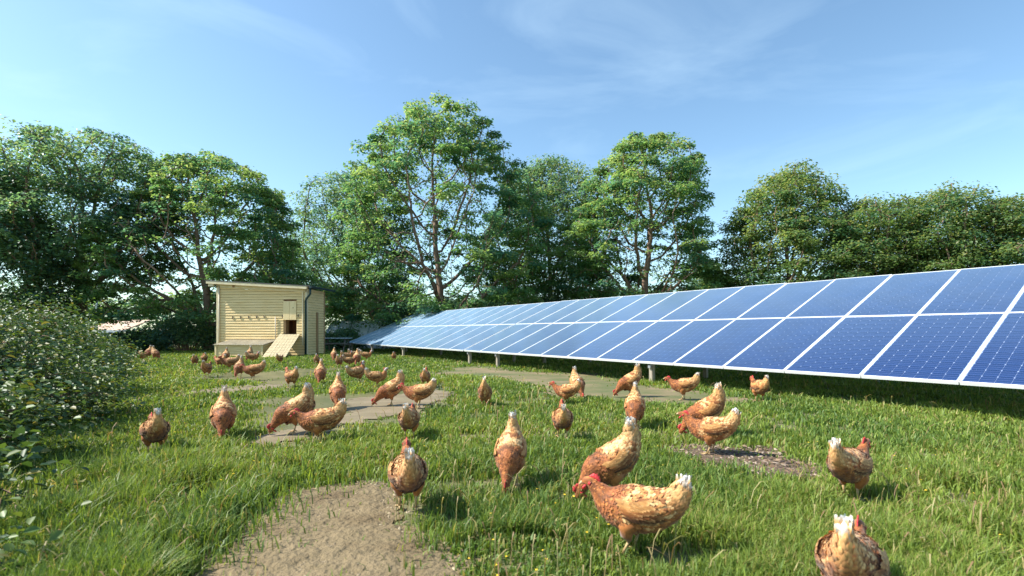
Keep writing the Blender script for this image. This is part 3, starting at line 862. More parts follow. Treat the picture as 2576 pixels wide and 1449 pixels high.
def tree(label, u, Y, vtop, halfw, seed, pal='maple', zbot=1.6, fork=1.8, natt=430, nleaf=30000, leaf=0.19, spread=0.75, flat=0.35, mat=None, peak=0.30, group=None, shell=0.65, lobes=0.16, pw=2.0, tipw=0.12, window=False, name='tree', yscale=0.85, skew=0.0, rmax=0.32, bark=None, bushy=0.6):
    r_ = np.random.default_rng(seed)
    X = px(u, Y); top = pz(vtop, Y); R = 1.13 * halfw / F * Y
    root = empty(name, (X, Y, 0))
    tag(root, label, 'tree', group)
    # attractors in a lobed crown envelope
    ph = r_.uniform(0, 6.28, 6)
    pts = []
    while len(pts) < natt:
        t = r_.uniform(0, 1) ** 0.9
        if t > peak: rad = max(0.0, 1 - ((t - peak) / (1.0 - peak)) ** pw) ** (1 / min(pw, 2.0))
        else: rad = bushy + (1 - bushy) * math.sin(t / peak * math.pi / 2)
        if r_.random() > rad ** 1.2 + 0.06: continue
        a = r_.uniform(0, 2 * np.pi)
        lob = 1 + lobes * math.sin(3 * a + ph[0] + 3 * t) + lobes * math.sin(2 * a + ph[1] - 5 * t) + lobes * 0.8 * math.sin(9 * t + ph[2] + a)
        rho = (r_.uniform(0.72, 1.0) if r_.random() < shell else math.sqrt(r_.uniform(0.02, 0.7)))
        rr = R * rad * min(lob, 1.10) * rho * 0.95
        z = zbot + (top - zbot) * t * (0.96 if rho < 0.7 else 1.0)
        pts.append((rr * math.cos(a) + skew * R * t, rr * math.sin(a) * yscale, z))
    att = np.array(pts)
    step = max(0.2, R * 0.052)
    P, par = grow(att, (0, 0, -0.1), fork, step, step * 1.35, r_, iters=200)
    me, rr = skeleton_mesh('trunk', P, par, 0.020, 2.2, rmax, bark or M_bark)
    link('trunk', me, root)
    haschild = np.zeros(len(P), bool); haschild[par[1:]] = True
    cand = np.where((rr < 0.05) & (P[:, 2] > zbot * 0.6))[0]
    tips = np.where(~haschild)[0]
    w = np.where(haschild[cand], tipw, 1.0) * r_.uniform(0.3, 1.5, len(cand))
    if window:      # the limbs stand bare on the near side below the cap of the crown
        q_ = P[cand]; tq = (q_[:, 2] - zbot) / (top - zbot)
        w *= np.where((q_[:, 1] < 0.25 * R) & (np.abs(q_[:, 0] + 0.05 * R) < 0.5 * R * (0.6 + 0.4 * np.sin(q_[:, 0] * 2.1 + q_[:, 2]))) & (tq > 0.18) & (tq < 0.62), 0.10, 1.0)
        w *= np.where(np.hypot(q_[:, 0], q_[:, 1]) < 0.35 * R, np.where(tq < 0.7, 0.35, 1), 1.0)
    w /= w.sum()
    node = r_.choice(cand, nleaf, p=w)
    # leaves sit in flat sprays round the twigs and droop at the rim
    sc = r_.uniform(0.6, 1.25, len(P))[node] * spread
    a = r_.uniform(0, 2 * np.pi, nleaf); q = np.sqrt(r_.uniform(0, 1, nleaf))
    off = np.stack([np.cos(a) * q * sc, np.sin(a) * q * sc, r_.normal(0, 0.5, nleaf) * sc * flat - 0.30 * q ** 2 * sc], 1)
    C = P[node] + off
    ok = C[:, 2] > 0.3
    C, off, node, q, a = C[ok], off[ok], node[ok], q[ok], a[ok]
    k = len(C)
    Nn = np.stack([r_.normal(0, 0.38, k) + 0.25 * np.cos(a), r_.normal(0, 0.38, k) + 0.25 * np.sin(a), np.ones(k)], 1)
    Dd = np.stack([np.cos(a) + r_.normal(0, 0.6, k), np.sin(a) + r_.normal(0, 0.6, k), r_.uniform(-0.9, 0.25, k)], 1)
    L = leaf * r_.uniform(0.65, 1.25, k); Wd = L * r_.uniform(0.34, 0.46, k)
    pc = np.array(PAL[pal])
    base = r_.integers(0, 4, len(P))[node]                 # each spray has its own green
    col = pc[base] * r_.uniform(0.75, 1.25, (k, 1))
    hi = np.clip((C[:, 2] - zbot) / (top - zbot), 0, 1)
    yel = r_.random(k) < 0.05 + 0.28 * hi ** 2             # sunlit yellow painted into more leaves towards the crown top
    col[yel] = pc[4] * r_.uniform(0.8, 1.2, (yel.sum(), 1))
    me = leaves_mesh('crown', C, Nn, Dd, L, Wd, col, mat or M_leaf)
    link('crown', me, root)
    return root


tree('tallest broad maple with open limbs, behind the far end of the solar panels', 1112, 33, 248, 262, 21, natt=1500, nleaf=82000, leaf=0.185, spread=0.62, flat=0.34, fork=2.2, rmax=0.42, lobes=0.09, shell=0.72, peak=0.20, pw=1.9, zbot=1.0, bushy=0.95, window=True)
tree('broad rounded maple with spreading limbs behind the yellow coop', 525, 28, 394, 232, 22, natt=1200, nleaf=66000, leaf=0.165, spread=0.55, flat=0.34, fork=1.7, rmax=0.36, lobes=0.09, peak=0.25, shell=0.72, pw=2.5, zbot=1.5, bushy=0.95, window=True)
tree('dark dense tree at the left with bare lower trunk, tallest on that side', 205, 27, 322, 222, 23, pal='dark', natt=900, nleaf=40000, leaf=0.17, spread=0.7, flat=0.35, mat=M_leafdark, zbot=3.8, fork=3.6, peak=0.34, pw=2.6, tipw=0.3)
tree('dark tree cut off by the left edge of the picture', -40, 25, 410, 170, 24, pal='dark', natt=700, nleaf=40000, leaf=0.17, spread=0.75, flat=0.4, mat=M_leafdark, zbot=0.8, tipw=0.3, pw=2.4)
tree('slim dark tree behind the left shoulder of the tallest maple', 875, 38, 424, 170, 25, pal='dark', natt=950, nleaf=40000, leaf=0.18, spread=0.75, flat=0.35, mat=M_leafdark, zbot=2.6, fork=2.5, peak=0.2, pw=1.9, tipw=0.3, bushy=0.9)
tree('dark blue green tree between the tallest maple and the maple to its right', 1385, 39, 396, 165, 26, pal='dark', natt=950, nleaf=62000, leaf=0.185, spread=0.85, flat=0.45, mat=M_leafdark, zbot=1.0, pw=2.2, peak=0.2, tipw=0.3, bushy=0.95)
tree('rounded maple standing alone over the middle of the solar panels', 1622, 33, 340, 190, 27, natt=1200, nleaf=64000, leaf=0.18, spread=0.58, flat=0.34, fork=3.0, rmax=0.36, zbot=1.6, peak=0.34, shell=0.72, pw=2.4, bushy=0.9, window=True)
tree('yellow green conical tree over the right half of the solar panels', 1995, 30, 408, 190, 28, pal='olive', natt=1000, nleaf=70000, leaf=0.16, spread=0.75, flat=0.35, peak=0.14, zbot=0.8, lobes=0.10, pw=1.7, tipw=0.2, bushy=0.95)
tree('low scrubby tree right beside the yellow green conical tree', 2215, 29, 484, 135, 29, pal='olive', natt=700, nleaf=46000, leaf=0.145, spread=0.7, flat=0.4, zbot=0.6, peak=0.4, bushy=0.95, tipw=0.3, pw=2.6)
tree('low scrubby tree with a ragged top, second from the right edge', 2380, 28, 472, 145, 30, pal='olive', natt=750, nleaf=48000, leaf=0.145, spread=0.7, flat=0.4, zbot=0.6, peak=0.4, bushy=0.95, tipw=0.3, pw=2.6)
tree('scrubby tree cut off by the right edge of the picture', 2550, 27, 492, 145, 31, pal='olive', natt=700, nleaf=46000, leaf=0.145, spread=0.7, flat=0.4, zbot=0.6, peak=0.4, bushy=0.95, tipw=0.3, pw=2.6)
tree('small dark round tree in the gap left of the yellow green conical tree', 1778, 45, 658, 54, 32, pal='dark', natt=160, nleaf=10000, leaf=0.2, spread=0.7, flat=0.5, mat=M_leafdark, zbot=1.5, tipw=0.3)


def bush(label, X, Y, rx, ry, h, nleaf, leaf, seed, pal='bramble', mat=None, group=None, name='bush', rounded=True, nst=95, dome=2.0):
    r_ = np.random.default_rng(seed)
    root = empty(name, (X, Y, 0))
    tag(root, label, 'bush', group)
    # arching stems
    tips = []
    stem = MB()
    for i in range(nst):
        a = r_.uniform(0, 2 * np.pi); q = math.sqrt(r_.uniform(0.05, 1))
        ex, ey = rx * q * math.cos(a) * 0.93, ry * q * math.sin(a) * 0.93
        ez = h * max(0.12, (1 - q ** dome)) ** 0.6 * r_.uniform(0.5, 1.12)
        p = [np.array((ex * 0.25, ey * 0.25, 0.0)), np.array((ex * 0.5, ey * 0.5, ez * 0.75 + 0.1)), np.array((ex * 0.85, ey * 0.85, ez * 1.02)), np.array((ex, ey, ez))]
        stem.tube([tuple(x) for x in p], [0.012 + 0.004 * h, 0.010, 0.007, 0.004], 5, cap=False)
        tips.append(p)
    link('stems', stem.mesh('stems', M_bark, smooth=True), root)
    T = np.array(tips)
    k = nleaf
    si = r_.integers(0, nst, k); f = r_.uniform(0.2, 1.0, k) ** 0.6
    seg = np.clip((f * 3).astype(int), 0, 2); ff = (f * 3 - seg)[:, None]
    C = T[si, seg] * (1 - ff) + T[si, seg + 1] * ff
    sp = 0.11 + 0.10 * h
    C = C + r_.normal(0, 1, (k, 3)) * np.array([sp, sp, sp * 0.7])
    C[:, 2] = np.abs(C[:, 2]) + 0.02
    a = np.arctan2(C[:, 1], C[:, 0]) + r_.normal(0, 1.0, k)
    Nn = np.stack([r_.normal(0, 0.5, k), r_.normal(0, 0.5, k) - 0.15, np.ones(k)], 1)
    Dd = np.stack([np.cos(a), np.sin(a), r_.uniform(-0.7, 0.4, k)], 1)
    L = leaf * r_.uniform(0.6, 1.3, k); Wd = L * r_.uniform(0.28, 0.38, k)
    pc = np.array(PAL[pal])
    col = pc[r_.integers(0, 4, nst)[si]] * r_.uniform(0.7, 1.3, (k, 1))
    y_ = r_.random(k) < 0.07
    col[y_] = pc[4]
    link('foliage', leaves_mesh('foliage', C, Nn, Dd, L, Wd, col, mat or M_bush, fold=0.3, rounded=rounded), root)
    return root


G1 = 'bramble bushes along the left edge'
bush('large glossy bramble nearest the camera on the left, over tall grass', -5.75, 5.3, 1.35, 1.3, 1.18, 24000, 0.050, 41, group=G1)
bush('second glossy bramble behind the nearest one, on the left', -7.9, 7.9, 1.6, 1.6, 1.45, 22000, 0.055, 42, group=G1)
bush('third bramble further back on the left, right side open to the lawn', -10.7, 11.2, 1.9, 2.0, 1.25, 20000, 0.062, 43, group=G1)
bush('furthest low bramble of the row, beside the hen at its tip', -14.6, 15.5, 2.4, 2.2, 1.1, 14000, 0.08, 44, group=G1)
bush('low bramble shoot hanging in from the left edge, in front of the large bramble', -4.05, 3.7, 0.5, 0.6, 0.72, 3200, 0.052, 48, group=G1, nst=30)
bush('small leafy sprig in the bottom left corner of the picture', -2.95, 2.72, 0.28, 0.3, 0.42, 420, 0.062, 45, name='sprig', nst=14)
bush('tiny sprig low at the left edge, below the leafy sprig', -2.2, 2.02, 0.2, 0.2, 0.16, 260, 0.05, 46, name='sprig', nst=10)
bush('tall dark thicket on the far left, behind the bramble row', -27.5, 24.0, 4.0, 2.5, 2.9, 14000, 0.15, 47, pal='dark', rounded=False)
G2 = 'dark shrubs along the back of the run'
hb = [
    (150, 26.5, 1.4, 2.6, 'dark shrub below the bare trunk of the dark left tree'),
    (345, 27.5, 1.9, 0.95, 'low dark shrub in front of the tan roofed shed'),
    (470, 27.0, 2.0, 1.7, 'dark shrub just left of the yellow coop'),
    (860, 29.5, 1.3, 0.95, 'low dark shrub just right of the yellow coop'),
    (1015, 31.5, 1.4, 2.7, 'dark shrub above the far left tip of the solar panels'),
    (1110, 33.0, 2.2, 2.9, 'dark shrub at the foot of the tallest maple'),
    (1255, 34.0, 2.3, 3.3, 'dark shrub right of the tallest maple trunk'),
    (1420, 35.0, 2.5, 3.6, 'dark shrub below the blue green tree'),
    (1545, 33.0, 1.9, 3.2, 'dark shrub left of the lone maple trunk'),
    (1720, 34.0, 2.0, 3.4, 'dark shrub right of the lone maple trunk'),
    (1870, 32.0, 2.0, 3.4, 'olive shrub at the left foot of the conical tree'),
    (2110, 30.0, 2.3, 4.0, 'olive shrub at the right foot of the conical tree'),
    (2300, 29.0, 2.3, 4.2, 'olive shrub behind the top of the panels, between two scrubby trees'),
    (2480, 28.0, 2.3, 4.2, 'olive shrub behind the top of the panels, nearest the right edge'),
]
for i, (u, Y, r, h, lab) in enumerate(hb):
    bush(lab, px(u, Y), Y, r, 1.5, h, 7500 if i < 11 else 10000, 0.15, 60 + i, pal='dark' if i < 10 else 'olive', mat=M_leafdark, group=G2, rounded=False, nst=60, dome=3.5)

# far wood: one leafy mass beyond everything
def woodland():
    r_ = np.random.default_rng(9)
    k = 52000
    x = r_.uniform(-75, 75, k); y = 58 + r_.uniform(0, 6, k)
    top = 3.0 + 3.2 * fbm(x * 0.13, y * 0.02, 3, 4) + 1.2 * vnoise(x * 0.8, y * 0.1, 9)
    top = np.where(x > 22, top * 1.25, top)
    z = top * np.sqrt(r_.uniform(0.0, 1, k))
    C = np.stack([x, y, z], 1)
    a = r_.uniform(0, 6.28, k)
    Nn = np.stack([r_.normal(0, .5, k), r_.normal(0, .5, k) - .3, np.ones(k)], 1)
    Dd = np.stack([np.cos(a), np.sin(a), r_.uniform(-.7, .3, k)], 1)
    L = r_.uniform(0.3, 0.55, k)
    pc = np.array(PAL['dark'] + PAL['olive'])
    ci = np.clip((vnoise(x * 0.3, z * 0.5, 12) * 10).astype(int), 0, 9)
    col = pc[ci] * r_.uniform(0.8, 1.3, (k, 1))
    o = link('woodland', leaves_mesh('woodland', C, Nn, Dd, L, L * 0.4, col, M_leafdark))
    tag(o, 'far belt of mixed trees closing the view at the horizon', 'woodland', kind='stuff')


woodland()

# ------------------------------------------------------------------ far buildings and bits
def far_shed():
    Y = 42.0
    x0, x1 = px(215, Y), px(312, Y)
    root = empty('shed', ((x0 + x1) / 2, Y, 0))
    tag(root, 'distant low teal shed with a tan roof, seen under the left trees', 'shed')
    w = (x1 - x0) / 2
    zt, ze = pz(803, Y), pz(831, Y)
    link('wall', MB().box((-w, 0, 0), (w, 5, ze - 0.1)).mesh('wall', M_teal), root)
    me = MB().hexa([(-w - .4, -.5, ze - .1), (w + .3, -.5, ze - .1), (w + .3, 2.6, zt - .1), (-w + .1, 2.6, zt - .1), (-w - .4, -.5, ze), (w + .3, -.5, ze), (w + .3, 2.6, zt), (-w + .1, 2.6, zt)]).mesh('roof', M_tan)
    link('roof', me, root)
    link('gutter', MB().box((-w - .42, -.62, ze - .2), (w + .6, -.505, ze + .02)).mesh('gutter', M_white), root)
    for i in range(6):
        x = -w + 0.3 + i * (2 * w - 0.6) / 5
        link('wall_panel', MB().box((x - .22, -0.03, 0.1), (x + .22, -0.002, ze - 0.2)).mesh('wall_panel', M_teal), root)


far_shed()


def far_tunnel():
    Y = 31.0
    x0, x1 = px(818, Y), px(1000, Y)
    root = empty('polytunnel', ((x0 + x1) / 2, Y, 0))
    tag(root, 'distant white covered polytunnel between the coop and the panels', 'polytunnel')
    w = (x1 - x0) / 2; top = pz(806, Y); e = MB()
    na = 12
    for i in range(na + 1):
        a = math.pi * i / na
        for x in (-w, w):
            e.v.append((x, 2.2 - 2.2 * math.cos(a), max(0.0, top * math.sin(a) ** 0.8)))
    for i in range(na):
        e.f.append((2 * i, 2 * i + 1, 2 * i + 3, 2 * i + 2))
    e.f.append(tuple(2 * i for i in range(na + 1))); e.f.append(tuple(2 * i + 1 for i in range(na + 1)))
    link('cover', e.mesh('cover', M_white), root)
    for i in range(8):
        x = -w + 2 * w * i / 7
        link('hoop', MB().tube([(x, 2.2 - 2.24 * math.cos(math.pi * j / 10), 1.015 * top * max(0, math.sin(math.pi * j / 10)) ** 0.8 + 0.01) for j in range(11)], 0.04, 6).mesh('hoop', M_pale, smooth=True), root)


far_tunnel()


def bench(label, u, v, Y):
    root = empty('picnic_table', (px(u, Y), Y, 0))
    tag(root, label, 'table')
    for i in range(4):
        link('top_board', MB().box((-0.75, -0.36 + i * 0.18, 0.70), (0.75, -0.195 + i * 0.18, 0.74)).mesh('top_board', M_pale, 0.004), root)
    for s in (-1, 1):
        link('seat_board', MB().box((-0.75, s * 0.62 - 0.12, 0.42), (0.75, s * 0.62 + 0.12, 0.46)).mesh('seat_board', M_oldwood, 0.004), root)
        for t in (-1, 1):
            link('leg', MB().tube([(s * 0.55, t * 0.6, 0.0), (s * 0.55, t * 0.2, 0.70)], 0.045, 6).mesh('leg', M_oldwood), root)
        link('cross_beam', MB().box((s * 0.55 - 0.03, -0.72, 0.36), (s * 0.55 + 0.03, 0.72, 0.415)).mesh('cross_beam', M_oldwood), root)


bench('weathered picnic table in the shade between the coop and the panels', 846, 878, 26.5)


def hand_rail():
    Y = 31.0
    root = empty('handrail', (px(395, Y), Y, 0))
    tag(root, 'short dark sloping handrail far behind the left hens', 'handrail')
    xa, xb = px(372, Y) - px(395, Y), px(412, Y) - px(395, Y)
    za, zb = pz(838, Y), pz(826, Y)
    link('rail', MB().tube([(xa, 0, za), (xb - 0.3, 0, zb), (xb, 0, zb + 0.03)], 0.06, 8).mesh('rail', M_gutter, smooth=True), root)
    for i in range(5):
        x = xa + (xb - xa) * (0.1 + 0.2 * i)
        link('baluster', MB().tube([(x, 0, 0), (x, 0, za + (zb - za) * (0.1 + 0.2 * i))], 0.025, 6).mesh('baluster', M_gutter), root)


hand_rail()
pole = empty('pole', (px(243, 34), 34, 0))
tag(pole, 'thin pale metal pole far behind the trees on the left', 'pole')
link('shaft', MB().tube([(0, 0, 0), (0.02, 0, 2.5), (0.05, 0, pz(688, 34))], [0.08, 0.065, 0.05], 8).mesh('shaft', M_pale, smooth=True), pole)
link('cap', MB().tube([(0.05, 0, pz(688, 34)), (0.05, 0, pz(688, 34) + 0.08)], [0.07, 0.03], 8).mesh('cap', M_pale), pole)

# ------------------------------------------------------------------ hens
REAR = [(-0.226, 0.418, 0.010, 0.020), (-0.224, 0.400, 0.020, 0.034), (-0.215, 0.368, 0.030, 0.050), (-0.196, 0.326, 0.046, 0.064), (-0.152, 0.284, 0.076, 0.086),
        (-0.085, 0.252, 0.100, 0.106), (-0.008, 0.236, 0.108, 0.115), (0.058, 0.234, 0.102, 0.110), (0.114, 0.246, 0.080, 0.092)]
POSES = {
    'walk': [(0.154, 0.270, 0.058, 0.068), (0.188, 0.300, 0.041, 0.047), (0.216, 0.326, 0.030, 0.034), (0.242, 0.347, 0.0245, 0.027), (0.264, 0.353, 0.021, 0.0235), (0.284, 0.348, 0.013, 0.015)],
    'alert': [(0.148, 0.280, 0.060, 0.068), (0.168, 0.324, 0.043, 0.047), (0.180, 0.364, 0.032, 0.034), (0.194, 0.396, 0.0265, 0.028), (0.216, 0.412, 0.0235, 0.025), (0.238, 0.407, 0.013, 0.015)],
    'peck': [(0.158, 0.166, 0.062, 0.070), (0.192, 0.130, 0.045, 0.050), (0.220, 0.098, 0.032, 0.036), (0.243, 0.068, 0.025, 0.028), (0.257, 0.046, 0.021, 0.0235), (0.265, 0.028, 0.013, 0.015)],
}
HC = {'russet': np.array((0.280, 0.088, 0.024)), 'rust2': np.array((0.40, 0.146, 0.038)), 'gold': np.array((0.61, 0.285, 0.085)), 'cream': np.array((0.78, 0.50, 0.23)),
      'brown': np.array((0.130, 0.048, 0.018)), 'white': np.array((0.80, 0.77, 0.72)), 'pale': np.array((0.62, 0.55, 0.49))}


def catmull(P, n_out):
    P = np.array(P, float)
    d = np.concatenate([[0], np.cumsum(np.linalg.norm(np.diff(P[:, :2], axis=0), axis=1))])
    ts = np.linspace(0, d[-1], n_out)
    out = []
    for t in ts:
        i = min(max(np.searchsorted(d, t) - 1, 0), len(P) - 2)
        u = (t - d[i]) / (d[i + 1] - d[i])
        p0, p1, p2, p3 = P[max(i - 1, 0)], P[i], P[i + 1], P[min(i + 2, len(P) - 1)]
        out.append(0.5 * ((2 * p1) + (-p0 + p2) * u + (2 * p0 - 5 * p1 + 4 * p2 - p3) * u * u + (-p0 + 3 * p1 - 3 * p2 + p3) * u ** 3))
    return np.array(out), ts / d[-1]


def hen_colour(s, up, r_, k, pale_head, sn, seed=0, side=None):
    """colour by place on the bird, paler towards the back; s 0 tail .. 1 head, up -1 belly .. 1 back; sn: s where the neck starts"""
    side = np.zeros(k) if side is None else side
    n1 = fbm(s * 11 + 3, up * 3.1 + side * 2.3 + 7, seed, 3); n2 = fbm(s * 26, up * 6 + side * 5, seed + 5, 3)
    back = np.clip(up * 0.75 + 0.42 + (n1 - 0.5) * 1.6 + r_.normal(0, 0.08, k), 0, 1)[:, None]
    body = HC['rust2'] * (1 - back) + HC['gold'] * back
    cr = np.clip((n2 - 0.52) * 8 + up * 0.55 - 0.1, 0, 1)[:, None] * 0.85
    body = body * (1 - cr) + HC['cream'] * cr
    br = np.clip((0.47 - n2) * 8, 0, 1)[:, None] * 0.85
    body = body * (1 - br) + (HC['russet'] * 0.65 + HC['brown'] * 0.35) * br
    t = np.clip((s - (sn - 0.07) + (n1 - 0.5) * 0.10) / 0.06, 0, 1)[:, None]
    dk = np.clip((n2 - 0.50) * 7, 0, 1)[:, None] * 0.75
    fl = (r_.random(k) < 0.16)[:, None]
    neck = HC['russet'] * 1.15 * (1 - dk) + HC['brown'] * dk
    neck = np.where(fl, HC['rust2'] * 1.2, neck) * r_.uniform(0.75, 1.3, (k, 1))
    if pale_head:
        neck = HC['rust2'] * 1.05 * (1 - dk * 0.5) + HC['gold'] * dk * 0.5
    c = body * (1 - t) + neck * t
    if pale_head:
        h = np.clip((s - 0.86) / 0.06, 0, 1)[:, None]
        c = c * (1 - h) + HC['pale'] * h
    tl = np.clip((0.24 - s) / 0.10, 0, 1)[:, None]
    c = c * (1 - tl) + (HC['gold'] * (0.75 - 0.5 * (n2[:, None] - 0.2)) + HC['cream'] * 0.35) * tl
    tip = np.clip((0.075 - s) / 0.035, 0, 1)[:, None]
    c = c * (1 - tip) + HC['white'] * tip
    return np.clip(c * r_.uniform(0.92, 1.08, (k, 1)), 0, 0.9)


def build_hen_meshes(pose, seed, pale=False):
    r_ = np.random.default_rng(seed)
    th_ = math.radians(23.0) if pose == 'peck' else 0.0

    def rot(x, z): return x * math.cos(th_) + (z - 0.2) * math.sin(th_), 0.2 - x * math.sin(th_) + (z - 0.2) * math.cos(th_)

    def rotv(A):
        A = np.array(A, float); x, z = A[:, 0].copy(), A[:, 2].copy()
        A[:, 0], A[:, 2] = rot(x, z)
        return A
    sec0, _ = catmull(REAR + POSES['walk'], 44)
    NK_ = np.array(POSES[pose]); ng = np.linspace(0.2, 1, len(NK_))
    NK_[:, 0] += ng * r_.normal(0, 0.012); NK_[:, 1] += ng * r_.normal(0, 0.014 if pose != 'peck' else 0.006)
    S = [(*rot(a_[0], a_[1]), a_[2], a_[3]) for a_ in REAR] + [tuple(q_) for q_ in NK_]
    sec, ss = catmull(S, 44)
    n_rear = len(REAR)
    sn = 0.66 if pose != 'peck' else 0.62
    na = 18
    cen = np.stack([sec[:, 0], np.zeros(len(sec)), sec[:, 1]], 1)
    tan = np.gradient(cen, axis=0); tan /= np.linalg.norm(tan, axis=1, keepdims=True)
    nor = np.stack([-tan[:, 2], np.zeros(len(sec)), tan[:, 0]], 1)
    # in the tail the section is nearly level: keep it blended so it stays plump
    an = 2 * np.pi * np.arange(na) / na
    ry, rz = np.maximum(sec[:, 2], 0.004), np.maximum(sec[:, 3], 0.004)
    Yh = np.array([0, 1.0, 0])

    def surf(si, a):
        """surface point and normal at fractional section si and angle a"""
        i0 = np.clip(np.floor(si).astype(int), 0, len(sec) - 2); f = (si - i0)[:, None]
        c = cen[i0] * (1 - f) + cen[i0 + 1] * f; nn = nor[i0] * (1 - f) + nor[i0 + 1] * f; tt = tan[i0] * (1 - f) + tan[i0 + 1] * f
        y_ = (ry[i0][:, None] * (1 - f) + ry[i0 + 1][:, None] * f); z_ = (rz[i0][:, None] * (1 - f) + rz[i0 + 1][:, None] * f)
        ca, sa = np.cos(a)[:, None], np.sin(a)[:, None]
        p = c + ca * y_ * Yh + sa * z_ * nn
        nrm = ca / y_ * Yh + sa / z_ * nn
        return p, nrm / np.linalg.norm(nrm, axis=1, keepdims=True), tt, c
    V = (cen[:, None] + np.cos(an)[None, :, None] * ry[:, None, None] * Yh + np.sin(an)[None, :, None] * rz[:, None, None] * nor[:, None]).reshape(-1, 3)
    m_ = len(sec)
    q = np.array([[i * na + k, i * na + (k + 1) % na, (i + 1) * na + (k + 1) % na, (i + 1) * na + k] for i in range(m_ - 1) for k in range(na)])
    V = np.vstack([V, cen[0] - tan[0] * 0.008, cen[-1] + tan[-1] * 0.008])
    t1 = np.array([[(k + 1) % na, k, m_ * na] for k in range(na)]); t2 = np.array([[(m_ - 1) * na + k, (m_ - 1) * na + (k + 1) % na, m_ * na + 1] for k in range(na)])
    up = np.concatenate([np.tile(np.sin(an), m_), [0, 0]])
    sv = np.concatenate([np.repeat(ss, na), [0, 1]])
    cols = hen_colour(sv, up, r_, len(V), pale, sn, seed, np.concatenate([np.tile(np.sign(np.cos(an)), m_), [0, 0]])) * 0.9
    body = np_mesh('body', V, [q, np.vstack([t1, t2])], M_feather, cols=cols, smooth=True)

    # plumage
    K = 4400
    w = (ry + rz) * np.linalg.norm(np.gradient(cen, axis=0), axis=1) ** 0.0
    w = w[:-1] ** 0.9; w /= w.sum()
    si = r_.choice(len(w), K, p=w) + r_.random(K)
    a = r_.uniform(0, 2 * np.pi, K)
    si = np.clip(si, 0.4, m_ - 4.5)
    p, nn, tt, c = surf(si, a)
    s_ = si / (m_ - 1)
    # surface direction towards the tail
    p2, _, _, _ = surf(np.clip(si - 1.0, 0, m_ - 1.01), a)
    dirn = p2 - p; dirn /= np.linalg.norm(dirn, axis=1, keepdims=True) + 1e-9
    lift = (r_.uniform(0.03, 0.30, K) * np.where(s_ > 0.55, 1.35, 1.0))[:, None]
    D_ = dirn + nn * lift + r_.normal(0, 0.10, (K, 3))
    D_ /= np.linalg.norm(D_, axis=1, keepdims=True)
    size = np.where(s_ > 0.80, 0.013, np.where(s_ > 0.62, 0.021, np.where(s_ < 0.2, 0.036, 0.026))) * r_.uniform(0.75, 1.25, K)
    wid = size * np.where(s_ < 0.2, 0.22, 0.34)
    Sd = np.cross(D_, nn); Sd /= np.linalg.norm(Sd, axis=1, keepdims=True) + 1e-9
    base = p - nn * 0.002
    L = size[:, None]; Wd = wid[:, None]
    Vf = np.stack([base - Sd * Wd * 0.5, base + Sd * Wd * 0.5, base + D_ * L * 0.6 + Sd * Wd - nn * Wd * 0.25, base + D_ * L * 0.6 - Sd * Wd - nn * Wd * 0.25,
                   base + D_ * L - nn * L * 0.05 + Sd * Wd * 0.35, base + D_ * L - nn * L * 0.05 - Sd * Wd * 0.35, base + D_ * L * 0.6 + nn * Wd * 0.2], 1)
    qf = np.array([[0, 1, 2, 6], [0, 6, 3, 3], [6, 2, 4, 4]])
    tri = np.array([[0, 1, 6], [1, 2, 6], [0, 6, 3], [6, 2, 4], [6, 4, 5], [6, 5, 3]])
    Fc = (tri[None] + (np.arange(K) * 7)[:, None, None]).reshape(-1, 3)
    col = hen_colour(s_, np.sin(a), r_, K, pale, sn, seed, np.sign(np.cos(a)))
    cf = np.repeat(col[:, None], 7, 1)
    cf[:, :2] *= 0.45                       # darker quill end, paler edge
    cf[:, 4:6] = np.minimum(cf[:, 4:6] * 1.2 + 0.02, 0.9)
    plum = np_mesh('plumage', Vf.reshape(-1, 3), Fc, M_feather, cols=cf.reshape(-1, 3))

    # tail sickles: a fan of longer pale feathers at the end
    K2 = 70
    f = r_.uniform(-1, 1, K2)
    bp = np.array([-0.222, 0, 0.372])[None] + np.stack([r_.uniform(-0.028, 0.028, K2), f * 0.018, r_.uniform(-0.02, 0.02, K2)], 1)
    Dt = np.stack([-0.12 + r_.normal(0, 0.16, K2), f * 0.14, 1.0 + r_.normal(0, 0.1, K2)], 1); Dt /= np.linalg.norm(Dt, axis=1, keepdims=True)
    Lt = r_.uniform(0.040, 0.066, K2)[:, None]; Wt = 0.0075
    St = np.stack([np.full(K2, 0.5), np.sign(f) * 0.5 + 0.01, np.full(K2, 0.2)], 1); St = np.cross(Dt, np.stack([f, np.ones(K2) * 0.3, np.zeros(K2)], 1)); St /= np.linalg.norm(St, axis=1, keepdims=True)
    Vt = np.stack([bp - St * Wt * .4, bp + St * Wt * .4, bp + Dt * Lt * .6 + St * Wt, bp + Dt * Lt + St * Wt * .6, bp + Dt * Lt * 1.04, bp + Dt * Lt - St * Wt * .6, bp + Dt * Lt * .6 - St * Wt], 1)
    qt = np.array([[0, 1, 2], [0, 2, 6], [6, 2, 3], [6, 3, 5], [5, 3, 4]])
    Ft = (qt[None] + (np.arange(K2) * 7)[:, None, None]).reshape(-1, 3)
    ct = np.zeros((K2, 7, 3)); ct[:, :2] = HC['gold'] * 0.7; ct[:, 2] = ct[:, 6] = HC['gold'] * 0.5 + HC['cream'] * 0.5; ct[:, 3:6] = HC['white']
    ct *= r_.uniform(0.85, 1.1, (K2, 1, 1))
    tail = np_mesh('tail_feathers', rotv(Vt.reshape(-1, 3)), Ft, M_feather, cols=ct.reshape(-1, 3))

    # wings: folded, layered rows of coverts and flight feathers on a curved pad
    wings = []
